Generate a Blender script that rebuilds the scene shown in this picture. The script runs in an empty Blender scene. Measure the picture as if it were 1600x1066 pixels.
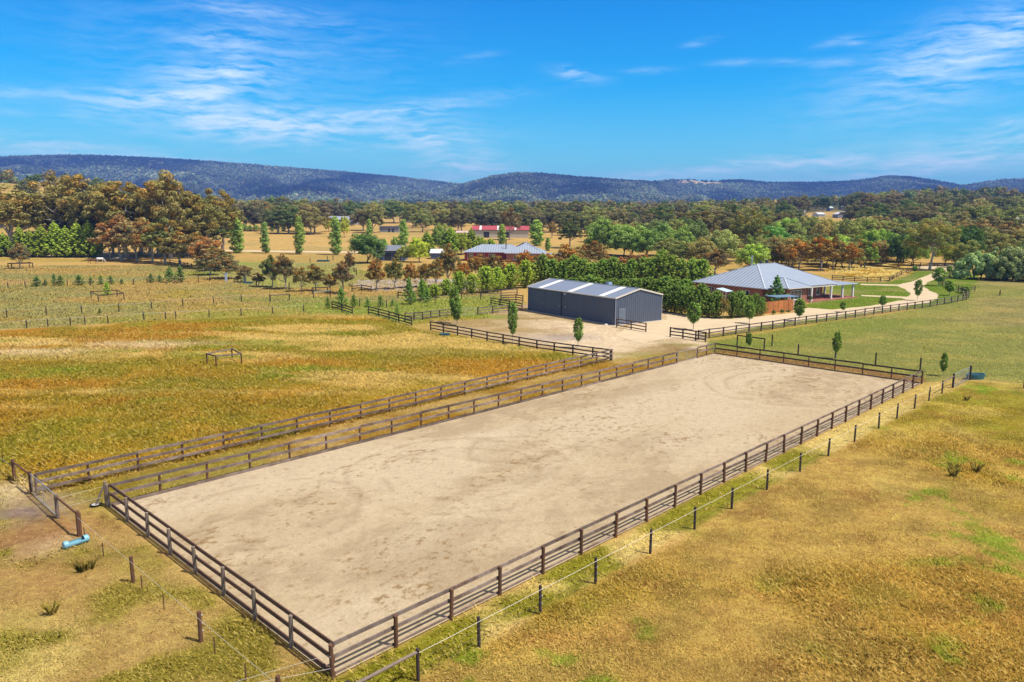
import bpy, math, random
import numpy as np
from mathutils import Vector, Matrix
random.seed(7); RNG = np.random.default_rng(7)
scene = bpy.context.scene
COL = scene.collection

# ------------------------------------------------------------------ camera
F = 1178.0; CH = 14.5; PITCH = math.atan(199 / F); ROLL = math.radians(.29)
cam = bpy.data.cameras.new('camera'); camo = bpy.data.objects.new('camera', cam); COL.objects.link(camo)
cam.sensor_width = 36; cam.lens = F * 36 / 1600; cam.clip_start = .5; cam.clip_end = 30000
_r = Vector((math.cos(ROLL), math.sin(ROLL) * math.sin(PITCH), math.sin(ROLL) * math.cos(PITCH)))
_f = Vector((0, math.cos(PITCH), -math.sin(PITCH)))
_u = _r.cross(_f)
camo.matrix_world = Matrix(((_r.x, _u.x, -_f.x, 0), (_r.y, _u.y, -_f.y, 0), (_r.z, _u.z, -_f.z, CH), (0, 0, 0, 1)))
scene.camera = camo

# ------------------------------------------------------------------ light
SUN_EL = math.radians(60); SUN_AZ = math.atan2(.93, -.36)      # azimuth clockwise from +Y
sl = bpy.data.lights.new('sun', 'SUN'); so = bpy.data.objects.new('sun', sl); COL.objects.link(so)
sl.energy = 4.4; sl.angle = math.radians(.5); sl.color = (1, .93, .82)
sd = Vector((math.sin(SUN_AZ) * math.cos(SUN_EL), math.cos(SUN_AZ) * math.cos(SUN_EL), math.sin(SUN_EL)))
so.rotation_euler = (-sd).to_track_quat('-Z', 'Y').to_euler()
scene.view_settings.view_transform = 'Standard'; scene.view_settings.look = 'None'
scene.view_settings.exposure = 0.52; scene.view_settings.gamma = 1
scene.cycles.volume_bounces = 0; scene.cycles.max_bounces = 5; scene.cycles.transparent_max_bounces = 8
scene.cycles.diffuse_bounces = 3; scene.cycles.use_denoising = True

class NT:
    """small helper round a node tree"""
    def __init__(s, tree): s.t = tree; s.n = tree.nodes; s.l = tree.links
    def node(s, typ, **kw):
        n = s.n.new(typ)
        for k, v in kw.items(): setattr(n, k, v)
        return n
    def put(s, sock, v):
        if v is None: return
        if hasattr(v, 'is_output'): s.l.new(v, sock)
        elif isinstance(v, tuple) and len(v) == 3 and sock.type == 'RGBA': sock.default_value = (*v, 1)
        else: sock.default_value = v
    def math(s, op, a, b=None, c=None, clamp=False):
        n = s.node('ShaderNodeMath', operation=op, use_clamp=clamp)
        s.put(n.inputs[0], a); s.put(n.inputs[1], b)
        if c is not None: s.put(n.inputs[2], c)
        return n.outputs[0]
    def mix(s, f, a, b, typ='MIX'):
        n = s.node('ShaderNodeMix', data_type='RGBA', blend_type=typ)
        s.put(n.inputs[0], f); s.put(n.inputs[6], a); s.put(n.inputs[7], b)
        return n.outputs[2]
    def noise(s, vec, scale, detail=3, rough=.55, dist=0, out=0):
        n = s.node('ShaderNodeTexNoise'); s.put(n.inputs['Vector'], vec)
        n.inputs['Scale'].default_value = scale; n.inputs['Detail'].default_value = detail
        n.inputs['Roughness'].default_value = rough; n.inputs['Distortion'].default_value = dist
        return n.outputs[out]
    def ramp(s, f, stops):
        n = s.node('ShaderNodeValToRGB'); s.put(n.inputs[0], f); e = n.color_ramp.elements
        while len(e) < len(stops): e.new(.5)
        for q, (p, c) in zip(e, stops):
            q.position = p; q.color = (*c, 1) if isinstance(c, tuple) else (c, c, c, 1)
        return n.outputs[0]
    def vmap(s, vec, scale=(1, 1, 1), rot=(0, 0, 0)):
        n = s.node('ShaderNodeMapping'); s.put(n.inputs[0], vec); n.inputs['Scale'].default_value = scale; n.inputs['Rotation'].default_value = rot
        return n.outputs[0]

def pixdir(px, py):
    x = (px - 800) / F; y = -(py - 533) / F
    c, s = math.cos(ROLL), math.sin(ROLL); x, y = c * x - s * y, s * x + c * y
    return np.array([x, math.cos(PITCH) + y * math.sin(PITCH), -math.sin(PITCH) + y * math.cos(PITCH)])

w = bpy.data.worlds.new('World'); scene.world = w; w.use_nodes = True
t = NT(w.node_tree); t.n.clear()
sky = t.node('ShaderNodeTexSky', sky_type='NISHITA', sun_disc=False, sun_elevation=SUN_EL, sun_rotation=SUN_AZ)
sky.air_density = 1.0; sky.dust_density = .4; sky.ozone_density = 3.0; sky.altitude = 400
tc = t.node('ShaderNodeTexCoord').outputs['Generated']
sep = t.node('ShaderNodeSeparateXYZ'); t.put(sep.inputs[0], tc)
az = t.math('ARCTAN2', sep.outputs[0], sep.outputs[1]); el = t.math('ARCSINE', sep.outputs[2])
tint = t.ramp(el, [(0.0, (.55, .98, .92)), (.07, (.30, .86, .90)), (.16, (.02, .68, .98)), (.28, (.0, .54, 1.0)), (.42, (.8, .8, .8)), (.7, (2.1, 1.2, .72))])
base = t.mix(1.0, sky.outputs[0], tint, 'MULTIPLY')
# cirrus: a soft wisp for each streak in the sky (azimuth, elevation, widths, slant), cut up by combed noise
comb = t.node('ShaderNodeCombineXYZ'); t.put(comb.inputs[0], az); t.put(comb.inputs[1], el)
warp = t.noise(comb.outputs[0], 7, 4, .6, 0, 1)
vs = t.node('ShaderNodeVectorMath', operation='SCALE'); t.put(vs.inputs[0], warp); vs.inputs['Scale'].default_value = .035
va = t.node('ShaderNodeVectorMath', operation='ADD'); t.put(va.inputs[0], comb.outputs[0]); t.put(va.inputs[1], vs.outputs[0])
st1 = t.noise(t.vmap(va.outputs[0], (9, 75, 1), (0, 0, -.16)), 1.0, 5, .62)
st2 = t.noise(t.vmap(va.outputs[0], (26, 150, 1), (0, 0, -.2)), 1.0, 4, .6)
streak = t.math('ADD', t.math('MULTIPLY', st1, .55), t.math('MULTIPLY', st2, .45))
WISPS = [(345, 114, 75, 16, 10, .85), (345, 62, 45, 14, 8, .55), (400, 18, 90, 10, -4, .45), (160, 148, 60, 9, 2, .55), (285, 152, 80, 10, 10, .95), (390, 192, 120, 24, -2, 1.3),
         (15, 146, 30, 8, 4, .45), (50, 178, 90, 5, -2, .3), (640, 172, 130, 10, 9, .6), (690, 225, 70, 24, -14, .7), (720, 265, 70, 14, 4, .8), (60, 232, 150, 14, -4, .6),
         (560, 205, 180, 24, 0, .35), (903, 116, 32, 8, -8, .65), (895, 106, 14, 4, 0, .5), (1010, 110, 30, 4, 0, .4), (1095, 66, 18, 4, 8, .5), (1300, 66, 20, 4, 8, .45), (1335, 64, 12, 4, 0, .5),
         (1150, 98, 30, 4, 0, .35), (1295, 99, 26, 4, 0, .4), (1225, 98, 20, 4, 0, .3), (1490, 105, 130, 42, 16, .75), (1560, 45, 80, 22, 10, .6), (1130, 262, 170, 9, 6, .95), (1290, 256, 60, 8, 4, .75), (1460, 262, 170, 13, 6, .9),
         (1560, 225, 130, 18, 10, .75), (380, 90, 200, 70, 0, .22), (740, 90, 30, 4, 10, .3), (1595, 190, 30, 5, 0, .5), (300, 258, 320, 10, -5, .5), (930, 285, 250, 10, 0, .3)]
tot = None
for (px, py, sx, sy, ang, k) in WISPS:
    d = pixdir(px, py); a0 = math.atan2(d[0], d[1]); e0 = math.asin(d[2] / np.linalg.norm(d))
    ca, sa = math.cos(math.radians(ang)), math.sin(math.radians(ang))
    da = t.math('SUBTRACT', az, a0); de = t.math('SUBTRACT', el, e0)
    u = t.math('ADD', t.math('MULTIPLY', da, ca * F / sx), t.math('MULTIPLY', de, sa * F / sx))
    v = t.math('ADD', t.math('MULTIPLY', da, -sa * F / sy), t.math('MULTIPLY', de, ca * F / sy))
    r2 = t.math('ADD', t.math('MULTIPLY', u, u), t.math('MULTIPLY', v, v))
    g = t.math('MULTIPLY', t.math('EXPONENT', t.math('MULTIPLY', r2, -.8)), k)
    tot = g if tot is None else t.math('ADD', tot, g)
cut = t.math('MULTIPLY', t.math('SUBTRACT', streak, .40), 4.2, clamp=True)
cl = t.math('MULTIPLY', t.math('MULTIPLY', tot, cut), 1.0, clamp=True)
cloudcol = (6.2, 6.9, 7.2)
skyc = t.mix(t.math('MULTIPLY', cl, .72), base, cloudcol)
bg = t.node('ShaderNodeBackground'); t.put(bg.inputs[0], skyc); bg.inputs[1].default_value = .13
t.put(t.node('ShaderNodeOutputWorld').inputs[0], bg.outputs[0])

# ------------------------------------------------------------------ numpy noise and terrain
def _h(ix, iy, s):
    n = (ix.astype(np.int64) * 374761393 + iy.astype(np.int64) * 668265263 + s * 974711) & 0xffffffff
    n = ((n ^ (n >> 13)) * 1274126177) & 0xffffffff
    n = ((n ^ (n >> 15)) * 2246822519) & 0xffffffff
    return ((n ^ (n >> 16)) & 0xffff) / 65535.0
def vn(x, y, s=0):
    x = np.asarray(x, float); y = np.asarray(y, float)
    ix = np.floor(x); iy = np.floor(y); fx = x - ix; fy = y - iy
    fx = fx * fx * (3 - 2 * fx); fy = fy * fy * (3 - 2 * fy)
    a = _h(ix, iy, s); b = _h(ix + 1, iy, s); c = _h(ix, iy + 1, s); d = _h(ix + 1, iy + 1, s)
    return (a * (1 - fx) + b * fx) * (1 - fy) + (c * (1 - fx) + d * fx) * fy
def fbm(x, y, s=0, o=4, g=.5):
    t_ = 0; a = 1; n = 0
    for i in range(o):
        t_ = t_ + a * vn(x * 2 ** i + 13.7 * i, y * 2 ** i + 7.1 * i, s + i); n += a; a *= g
    return t_ / n
def ss(x, a, b):
    q = np.clip((x - a) / (b - a), 0, 1); return q * q * (3 - 2 * q)
HX = [0, 250, 500, 800, 1000, 1500, 2300, 4000]; HZ = [0, 0, 5.5, 13, 17, 25, 33, 36]
def hgt(x, y):
    x = np.asarray(x, float); y = np.asarray(y, float); r = np.hypot(x, y); a = np.arctan2(x, y)
    z = np.interp(r, HX, HZ)
    z = z + ss(r, 300, 900) * (fbm(x / 260, y / 260, 5, 3) - .5) * 9
    gz = ss(r, 240, 400); z = z + gz * 25 * np.exp(-((a + .60) / .17) ** 2 - ((r - 700) / 190) ** 2)
    z = z + gz * 17 * np.exp(-((a - .56) / .20) ** 2 - ((r - 1000) / 200) ** 2)
    z = z + gz * 5 * np.exp(-((a - .40) / .07) ** 2 - ((r - 640) / 110) ** 2)
    return z
def G(px, py, z=0.0):
    d = pixdir(px, py); k = (z - CH) / d[2]; return (d[0] * k, d[1] * k)
_RR = np.concatenate([np.linspace(12, 300, 3000), np.linspace(300, 2600, 6000)])
def GT(px, py):
    """ground point seen in that direction, on the real terrain"""
    d = pixdir(px, py); hd = math.hypot(d[0], d[1]); X = d[0] / hd * _RR; Y = d[1] / hd * _RR
    below = (CH + d[2] / hd * _RR) < hgt(X, Y)
    i = int(np.argmax(below)) if below.any() else len(_RR) - 1
    return (X[i], Y[i], float(hgt(X[i], Y[i])))
def AT(px, r):
    d = pixdir(px, 334); hd = math.hypot(d[0], d[1]); x, y = d[0] / hd * r, d[1] / hd * r
    return (x, y, float(hgt(x, y)))
def heightat(p, py):
    """metres from the ground at p up to the ray through row py"""
    r = math.hypot(p[0], p[1]); px = 800 + p[0] / p[1] * F
    d = pixdir(px, py); return CH + d[2] / math.hypot(d[0], d[1]) * r - p[2]

# ------------------------------------------------------------------ mesh helpers
class MB:
    def __init__(s): s.v = []; s.f = []; s.m = []
    def quad(s, pts, m=0):
        b = len(s.v); s.v += [tuple(p) for p in pts]; s.f.append(tuple(range(b, b + len(pts)))); s.m.append(m)
    def hexa(s, c, m=0):
        b = len(s.v); s.v += [tuple(p) for p in c]
        for q in ((0, 3, 2, 1), (4, 5, 6, 7), (0, 1, 5, 4), (1, 2, 6, 5), (2, 3, 7, 6), (3, 0, 4, 7)): s.f.append(tuple(b + i for i in q)); s.m.append(m)
    def box(s, x0, x1, y0, y1, z0, z1, m=0):
        s.hexa([(x0, y0, z0), (x1, y0, z0), (x1, y1, z0), (x0, y1, z0), (x0, y0, z1), (x1, y0, z1), (x1, y1, z1), (x0, y1, z1)], m)
    def beam(s, p, q, w_, h_, m=0):
        p = Vector(p); q = Vector(q); d = (q - p).normalized(); up = Vector((0, 0, 1)) if abs(d.z) < .95 else Vector((0, 1, 0))
        a = d.cross(up).normalized() * w_ / 2; b = a.cross(d).normalized() * h_ / 2
        s.hexa([p - a - b, q - a - b, q + a - b, p + a - b, p - a + b, q - a + b, q + a + b, p + a + b], m)
    def cyl(s, p, q, r0, r1=None, n=8, m=0, cap=True):
        r1 = r0 if r1 is None else r1; p = Vector(p); q = Vector(q); d = (q - p).normalized()
        up = Vector((0, 0, 1)) if abs(d.z) < .95 else Vector((1, 0, 0)); a = d.cross(up).normalized(); c = a.cross(d)
        b = len(s.v)
        for i in range(n):
            an = 2 * math.pi * i / n; e = a * math.cos(an) + c * math.sin(an)
            s.v += [tuple(p + e * r0), tuple(q + e * r1)]
        for i in range(n):
            j = (i + 1) % n; s.f.append((b + 2 * i, b + 2 * i + 1, b + 2 * j + 1, b + 2 * j)); s.m.append(m)
        if cap:
            s.f.append(tuple(b + 2 * i for i in range(n))); s.m.append(m); s.f.append(tuple(b + 2 * i + 1 for i in range(n))[::-1]); s.m.append(m)
    def mesh(s, name, mats):
        me = bpy.data.meshes.new(name); me.from_pydata(s.v, [], s.f)
        for m in (mats if isinstance(mats, (list, tuple)) else [mats]): me.materials.append(m)
        me.polygons.foreach_set('material_index', s.m); me.update(); return me
    def build(s, name, mats, parent=None, loc=None):
        return link(name, s.mesh(name, mats), parent, loc)
def link(name, data, parent=None, loc=None, rz=0, sc=None):
    o = bpy.data.objects.new(name, data); COL.objects.link(o)
    if parent is not None: o.parent = parent
    if loc is not None: o.location = loc
    if rz: o.rotation_euler = (0, 0, rz)
    if sc is not None: o.scale = sc
    return o
def tag(o, label, cat, group=None, kind=None):
    if label: o['label'] = label
    if cat: o['category'] = cat
    if group: o['group'] = group
    if kind: o['kind'] = kind
    return o
def thing(name, loc, label, cat, group=None, rz=0): return tag(link(name, None, None, loc, rz), label, cat, group)
def np_mesh(name, V, Fc, mats, colors=None, vecs=None, smooth=False):
    """V (n,3), Fc (m,k) all same k; colour attribute per vertex"""
    me = bpy.data.meshes.new(name); k = Fc.shape[1]
    me.vertices.add(len(V)); me.vertices.foreach_set('co', V.astype(np.float32).ravel())
    me.loops.add(Fc.size); me.loops.foreach_set('vertex_index', Fc.astype(np.int32).ravel())
    me.polygons.add(len(Fc)); me.polygons.foreach_set('loop_start', np.arange(0, Fc.size, k, dtype=np.int32))
    if smooth: me.polygons.foreach_set('use_smooth', np.ones(len(Fc), bool))
    for nm, arr in (colors or {}).items():
        a = me.attributes.new(nm, 'FLOAT_COLOR', 'POINT'); c = np.ones((len(V), 4), np.float32); c[:, :arr.shape[1]] = arr; a.data.foreach_set('color', c.ravel())
    for nm, arr in (vecs or {}).items():
        a = me.attributes.new(nm, 'FLOAT_VECTOR', 'POINT'); a.data.foreach_set('vector', arr.astype(np.float32).ravel())
    for m in mats: me.materials.append(m)
    me.update(calc_edges=True); me.validate(); return me

# ------------------------------------------------------------------ materials
MATS = {}
def newmat(name):
    m = bpy.data.materials.new(name); m.use_nodes = True; n = NT(m.node_tree); n.n.clear()
    out = n.node('ShaderNodeOutputMaterial'); b = n.node('ShaderNodeBsdfPrincipled'); n.put(out.inputs[0], b.outputs[0]); b.inputs['Roughness'].default_value = .8
    b.inputs['Specular IOR Level'].default_value = .2
    return m, n, b, out
def simple(name, col, rough=.7, var=.25, scale=3, metallic=0, spec=.3, bump=0, stretch=(1, 1, 1)):
    if name in MATS: return MATS[name]
    m, n, b, out = newmat(name); g = n.node('ShaderNodeNewGeometry').outputs['Position']
    nz = n.noise(n.vmap(g, stretch), scale, 5, .6)
    f = n.math('ADD', n.math('MULTIPLY', nz, 2 * var), 1 - var); f = n.math('MULTIPLY', f, n.math('ADD', n.math('MULTIPLY', n.node('ShaderNodeObjectInfo').outputs['Random'], .3 if 'post' in name or 'timber' in name or 'rail' in name else .04), .88))
    c = n.node('ShaderNodeVectorMath', operation='SCALE'); c.inputs[0].default_value = col; n.put(c.inputs['Scale'], f)
    n.put(b.inputs['Base Color'], c.outputs[0]); b.inputs['Roughness'].default_value = rough; b.inputs['Metallic'].default_value = metallic
    b.inputs['Specular IOR Level'].default_value = spec
    if bump:
        bp = n.node('ShaderNodeBump'); bp.inputs['Strength'].default_value = bump; bp.inputs['Distance'].default_value = .02; n.put(bp.inputs['Height'], nz); n.put(b.inputs['Normal'], bp.outputs[0])
    MATS[name] = m; return m
M_post = simple('stained_post', (.13, .062, .034), .8, .35, 6)
M_postgrey = simple('weathered_post', (.20, .155, .12), .85, .3, 5)
M_darkpost = simple('dark_post', (.050, .036, .030), .8, .3, 6)
M_dark = simple('dark_stained_timber', (.062, .040, .032), .75, .35, 4)
M_railbrown = simple('brown_rail', (.125, .070, .048), .75, .35, 4)
M_white = simple('white_tape', (.62, .58, .50), .5, .05)
M_galv = simple('galvanised_steel', (.50, .53, .56), .35, .15, 5, .6, .5)
M_wire = simple('plain_wire', (.22, .20, .18), .5, .1)
M_blackp = simple('black_insulator', (.02, .02, .02), .5, 0)
M_bark = simple('gum_bark', (.46, .39, .31), .9, .35, 2)
M_barkd = simple('dark_bark', (.12, .09, .065), .9, .3, 2)
def weathered(name, a, b_, scale=1.3):
    m, n, b, out = newmat(name); g = n.node('ShaderNodeNewGeometry').outputs['Position']
    n1 = n.noise(g, scale, 4, .65); n2 = n.noise(g, 14, 3, .6)
    f = n.math('ADD', n.math('MULTIPLY', n1, .7), n.math('MULTIPLY', n2, .3))
    rnd = n.node('ShaderNodeObjectInfo').outputs['Random']; vc = n.node('ShaderNodeVectorMath', operation='SCALE'); n.put(vc.inputs[0], n.ramp(f, [(.34, a), (.62, b_)])); n.put(vc.inputs['Scale'], n.math('ADD', n.math('MULTIPLY', rnd, .6), .68)); n.put(b.inputs['Base Color'], vc.outputs[0]); b.inputs['Roughness'].default_value = .8
    return m
M_rail = weathered('weathered_rail', (.090, .052, .036), (.27, .210, .175))
M_railmid = weathered('greyed_rail', (.11, .08, .06), (.22, .18, .15))

def leafmat(name, trans=.28, blend=.42):
    m = bpy.data.materials.new(name); m.use_nodes = True; n = NT(m.node_tree); n.n.clear()
    out = n.node('ShaderNodeOutputMaterial')
    oi = n.node('ShaderNodeObjectInfo'); at = n.node('ShaderNodeAttribute', attribute_name='lv')
    cn = n.node('ShaderNodeAttribute', attribute_name='cn')
    vt = n.node('ShaderNodeVectorTransform', vector_type='NORMAL', convert_from='OBJECT', convert_to='WORLD'); n.put(vt.inputs[0], cn.outputs['Vector'])
    g = n.node('ShaderNodeNewGeometry')
    mx = n.node('ShaderNodeMix', data_type='VECTOR'); mx.inputs[0].default_value = blend; n.put(mx.inputs[4], g.outputs['Normal']); n.put(mx.inputs[5], vt.outputs[0])
    nm = n.node('ShaderNodeVectorMath', operation='NORMALIZE'); n.put(nm.inputs[0], mx.outputs[1])
    c = n.mix(1, oi.outputs['Color'], at.outputs['Color'], 'MULTIPLY')
    d = n.node('ShaderNodeBsdfDiffuse'); n.put(d.inputs[0], c); n.put(d.inputs['Normal'], nm.outputs[0])
    tr = n.node('ShaderNodeBsdfTranslucent'); n.put(tr.inputs[0], n.mix(1, c, (1.2, 1.25, .6), 'MULTIPLY'))
    ms = n.node('ShaderNodeMixShader'); ms.inputs[0].default_value = trans; n.put(ms.inputs[1], d.outputs[0]); n.put(ms.inputs[2], tr.outputs[0])
    n.put(out.inputs[0], ms.outputs[0]); return m
M_leaf = leafmat('foliage')

# ------------------------------------------------------------------ ground colours (base colours that belong to the grass and soil)
A_, B_, C_, D_ = [np.array(G(*p)) for p in ((520, 1061), (166, 793), (1116, 553), (1440, 600))]
def P(*pts): return np.array([G(*p) for p in pts])
def sdf(x, y, poly):
    """signed distance, negative inside"""
    d = np.full(x.shape, 1e18); ins = np.zeros(x.shape, bool); n = len(poly)
    for i in range(n):
        x0, y0 = poly[i]; x1, y1 = poly[(i + 1) % n]; ex, ey = x1 - x0, y1 - y0
        wx, wy = x - x0, y - y0; k = np.clip((wx * ex + wy * ey) / (ex * ex + ey * ey + 1e-12), 0, 1)
        d = np.minimum(d, (wx - ex * k) ** 2 + (wy - ey * k) ** 2)
        c = (y0 > y) != (y1 > y)
        with np.errstate(divide='ignore', invalid='ignore'):
            ins ^= c & (x < (x1 - x0) * (y - y0) / (y1 - y0 + 1e-18) + x0)
    d = np.sqrt(d); return np.where(ins, -d, d)
ORANGE = np.array((.250, .140, .014)); STRAW = np.array((.40, .31, .100)); OLIVE = np.array((.150, .138, .012)); GREEN = np.array((.105, .160, .012))
TAN = np.array((.285, .195, .062)); PALE = np.array((.46, .36, .20)); BROWN = np.array((.15, .075, .028)); SAND = np.array((.50, .395, .255)); KHAKI = np.array((.180, .165, .055)); DRYFAR = np.array((.38, .25, .080))
def L(a, b, f): return a * (1 - f[..., None]) + b * f[..., None]
R_left = P((-900, 800), (20, 752), (50, 778), (955, 566), (673, 519), (644, 512), (575, 492), (520, 494), (474, 489), (377, 496), (260, 500), (42, 514), (-500, 545))
R_front = P((-900, 790), (22, 750), (126, 838), (160, 800), (524, 1062), (640, 1400), (-1500, 1400))
R_lane = P((50, 778), (166, 795), (1116, 554), (955, 563))
R_rstrip = P((524, 1062), (1442, 602), (1510, 592), (655, 1064), (560, 1120))
R_right = P((1510, 596), (1601, 602), (2600, 640), (2600, 2500), (560, 2200), (600, 1110), (655, 1062))
R_back = P((1116, 552), (1102, 534), (1510, 470), (1512, 455), (1506, 433), (2600, 440), (2600, 640), (1601, 600), (1510, 592), (1440, 598))
R_yard = P((676, 514), (958, 562), (1100, 545), (1105, 530), (1085, 512), (1040, 484), (960, 470), (815, 476), (740, 500), (670, 500))
R_lawn = P((1240, 490), (1262, 474), (1310, 440), (1378, 442), (1400, 436), (1440, 422), (1505, 422), (1530, 430), (1514, 470), (1250, 506), (1105, 530))
R_field = P((1290, 424), (1376, 441), (1390, 440), (1437, 420), (1400, 411), (1300, 416))
R_midL = P((-500, 540), (42, 513), (377, 495), (520, 492), (640, 508), (760, 498), (815, 474), (760, 450), (640, 435), (520, 415), (-500, 415))
R_far = P((345, 393), (640, 396), (900, 400), (900, 357), (345, 357))
R_yellow2 = P((300, 408), (560, 412), (560, 445), (430, 452), (340, 430))
bumps = [G(150, 537), G(60, 550), G(255, 540)]
BARE = [(G(45, 800), 1.9, (.17, .125, .105), 1.0), (G(62, 852), 1.3, PALE, .9), (G(12, 765), 1.2, PALE, .8), (G(25, 778), 1.3, PALE * .8, .7), (G(150, 900), 1.6, TAN * 1.1, .5), (G(230, 980), 1.6, TAN * 1.1, .5), (G(40, 838), 1.8, BROWN * 1.3, .7), (G(110, 815), 1.4, BROWN * 1.5, .6), (G(20, 860), 2.2, BROWN * 1.5, .5), (G(90, 900), 1.8, BROWN * 1.6, .4)]
def gcol(x, y):
    x = np.asarray(x, float); y = np.asarray(y, float)
    n1 = fbm(x / 22, y / 14, 1, 4); n2 = fbm(x / 5.5, y / 3.5, 2, 4); n3 = fbm(x / 60, y / 40, 3, 3); n4 = fbm(x / 2.0, y / 1.6, 4, 3)
    jit = (n2 - .5) * 2.4
    # general far country: straw with olive and brown drifts
    c = L(np.broadcast_to(DRYFAR, x.shape + (3,)), OLIVE * 1.3, ss(n1 + .25 * (n3 - .5), .42, .70) * .55)
    c = L(c, TAN * 1.1, ss(n3, .45, .7) * .5)
    def region(poly, col, soft=1.0, jk=1.0):
        nonlocal c
        f = 1 - ss(sdf(x, y, poly) + jit * jk * .5, -soft, soft); c = L(c, col, f)
    far = L(L(np.broadcast_to(DRYFAR * 1.05, x.shape + (3,)), KHAKI * 1.2, ss(n1, .5, .7) * .5), KHAKI * 1.35, ss(y, 265, 250) * .75)
    region(R_far, far, 3)
    mid = L(L(np.broadcast_to(KHAKI * 1.05, x.shape + (3,)), TAN * .95, ss(n1, .46, .66)), GREEN * 1.25, ss(n3 + .3 * (n2 - .5), .46, .62) * .6)
    mid = L(mid, ORANGE, ss(n2, .58, .75) * .35)
    region(R_midL, mid, 2)
    region(R_yellow2, L(np.broadcast_to(KHAKI * 1.25, x.shape + (3,)), GREEN * 1.5, ss(n2, .5, .6) * .4), 2)
    lp = L(L(np.broadcast_to(ORANGE * .92, x.shape + (3,)), OLIVE, ss(n1, .40, .56)), STRAW * 1.0, ss(fbm(x / 14, y / 5, 11, 4), .52, .68) * .85)
    lp = L(lp, OLIVE * .9, ss(fbm(x / 9, y / 6, 15, 3), .52, .66) * .55); lp = L(lp, GREEN, ss(fbm(x / 7, y / 3, 12, 3), .64, .75) * .6); lp = L(lp, ORANGE, ss(n4, .55, .75) * .35)
    gn5 = 1 - ss(np.abs(sdf(x, y, R_lane)), 1, 9); lp = L(lp, ORANGE * 1.15, gn5 * .75 * ss(n2, .3, .55)); lp = lp * np.array((1.10, 1.02, 1.0))
    for bx, by in bumps: lp = L(lp, PALE * .95, np.exp(-((x - bx) / 6) ** 2 - ((y - by) / 2.2) ** 2) * ss(n2, .25, .55) * .9)
    region(R_left, lp, .5)
    ln = L(np.broadcast_to(ORANGE * .85, x.shape + (3,)), TAN, ss(n2, .35, .6)); ln = L(ln, OLIVE, ss(n1, .55, .7) * .6)
    region(R_lane, ln, .4)
    fr = L(L(np.broadcast_to(TAN * .95, x.shape + (3,)), STRAW * .9, ss(n2, .50, .70)), BROWN * 1.3, ss(n1, .42, .62) * .65)
    fr = L(fr, OLIVE, ss(fbm(x / 3, y / 3, 21, 4), .42, .62) * .75)
    tr = np.array([G(0, 735), G(70, 800), G(130, 880), G(200, 1000)])
    region(R_front, fr, .4)
    for (qx, qy), rr, cc, kk in BARE:
        c = L(c, np.array(cc), kk * np.exp(-(((x - qx) ** 2 + (y - qy) ** 2) / rr ** 2)) * ss(n4, .1, .4))
    region(R_rstrip, L(L(np.broadcast_to(OLIVE * 1.1, x.shape + (3,)), STRAW * 1.05, ss(n2 + ss(x, 8, 25) * .25, .48, .62)), ORANGE, ss(n1, .5, .7) * .5), .3)
    rp = L(L(np.broadcast_to(TAN * 1.0, x.shape + (3,)), OLIVE * 1.1, ss(n1, .34, .56) * .85), ORANGE * .95, ss(fbm(x / 10, y / 7, 31, 4), .40, .74) * .5)
    rp = L(rp, STRAW, ss(fbm(x / 5, y / 5, 32, 4), .52, .78) * .5); rp = L(rp, GREEN * 1.2, ss(fbm(x / 1.5, y / 1.2, 33, 4), .56, .68) * ss(fbm(x / 7, y / 7, 34, 2), .38, .58) * .8)
    rp = L(rp, BROWN * 1.3, ss(n4, .6, .8) * .4); rp = rp * np.array((1.0, .985, .80)); rp = rp * (.84 + .30 * ss(fbm(x / 1.6, y / 1.3, 35, 4), .35, .65))[..., None]
    region(R_right, rp, .3)
    bk = L(L(np.broadcast_to(KHAKI * .98, x.shape + (3,)), STRAW * .72, ss(n2, .45, .62) * .55), GREEN * 1.05, ss(n1 + .2 * (n4 - .5), .46, .62) * .32)
    gn = 1 - ss(sdf(x, y, P((1110, 545), (1130, 530), (1500, 472), (1510, 486), (1200, 540))), -1, 5); bk = L(bk, GREEN * 1.05, gn * .35)
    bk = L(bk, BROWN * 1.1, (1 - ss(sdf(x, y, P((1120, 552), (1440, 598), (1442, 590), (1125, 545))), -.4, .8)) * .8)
    region(R_back, bk, .5)
    lw = L(np.broadcast_to(GREEN * .92, x.shape + (3,)), KHAKI * 1.15, ss(n2, .45, .7) * .6)
    region(R_lawn, lw, .8)
    region(R_field, L(np.broadcast_to(ORANGE * 1.15, x.shape + (3,)), STRAW * 1.1, ss(n2, .35, .6)), .5)
    yd = L(L(np.broadcast_to(SAND * .96, x.shape + (3,)), TAN * .85, ss(n2, .48, .64) * .6 * (1 - .6 * ss(x, 14, 22))), BROWN * 1.1, ss(fbm(x / 6, y / 3, 41, 3), .60, .72) * .45)
    left = ss(x, 8, -2); yd = L(yd, TAN * .82, left * .6)
    region(R_yard, yd, .6)
    for (qx, qy), rx, ry, cc, kk in ((G(1080, 549), 4.2, 3.0, ORANGE * .55, .75), (G(1010, 556), 4, 2, OLIVE * 1.1, .6), (G(880, 528), 4.5, 3.0, (.28, .24, .22), .7), (G(762, 495), 3.5, 2.0, GREEN * 1.3, .8), (G(1075, 538), 3, 2, OLIVE, .6)):
        c = L(c, np.array(cc), kk * np.exp(-((x - qx) / rx) ** 2 - ((y - qy) / ry) ** 2) * ss(n2, .3, .5))
    # forest floor far out
    r = np.hypot(x, y); c = L(c, np.array((.075, .075, .03)), ss(r, 620, 900) * ss(fbm(x / 180, y / 240, 51, 3), .62, .50))
    c = c * (.90 + .2 * n4)[..., None]
    return np.clip(c, .01, .9)

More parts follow.
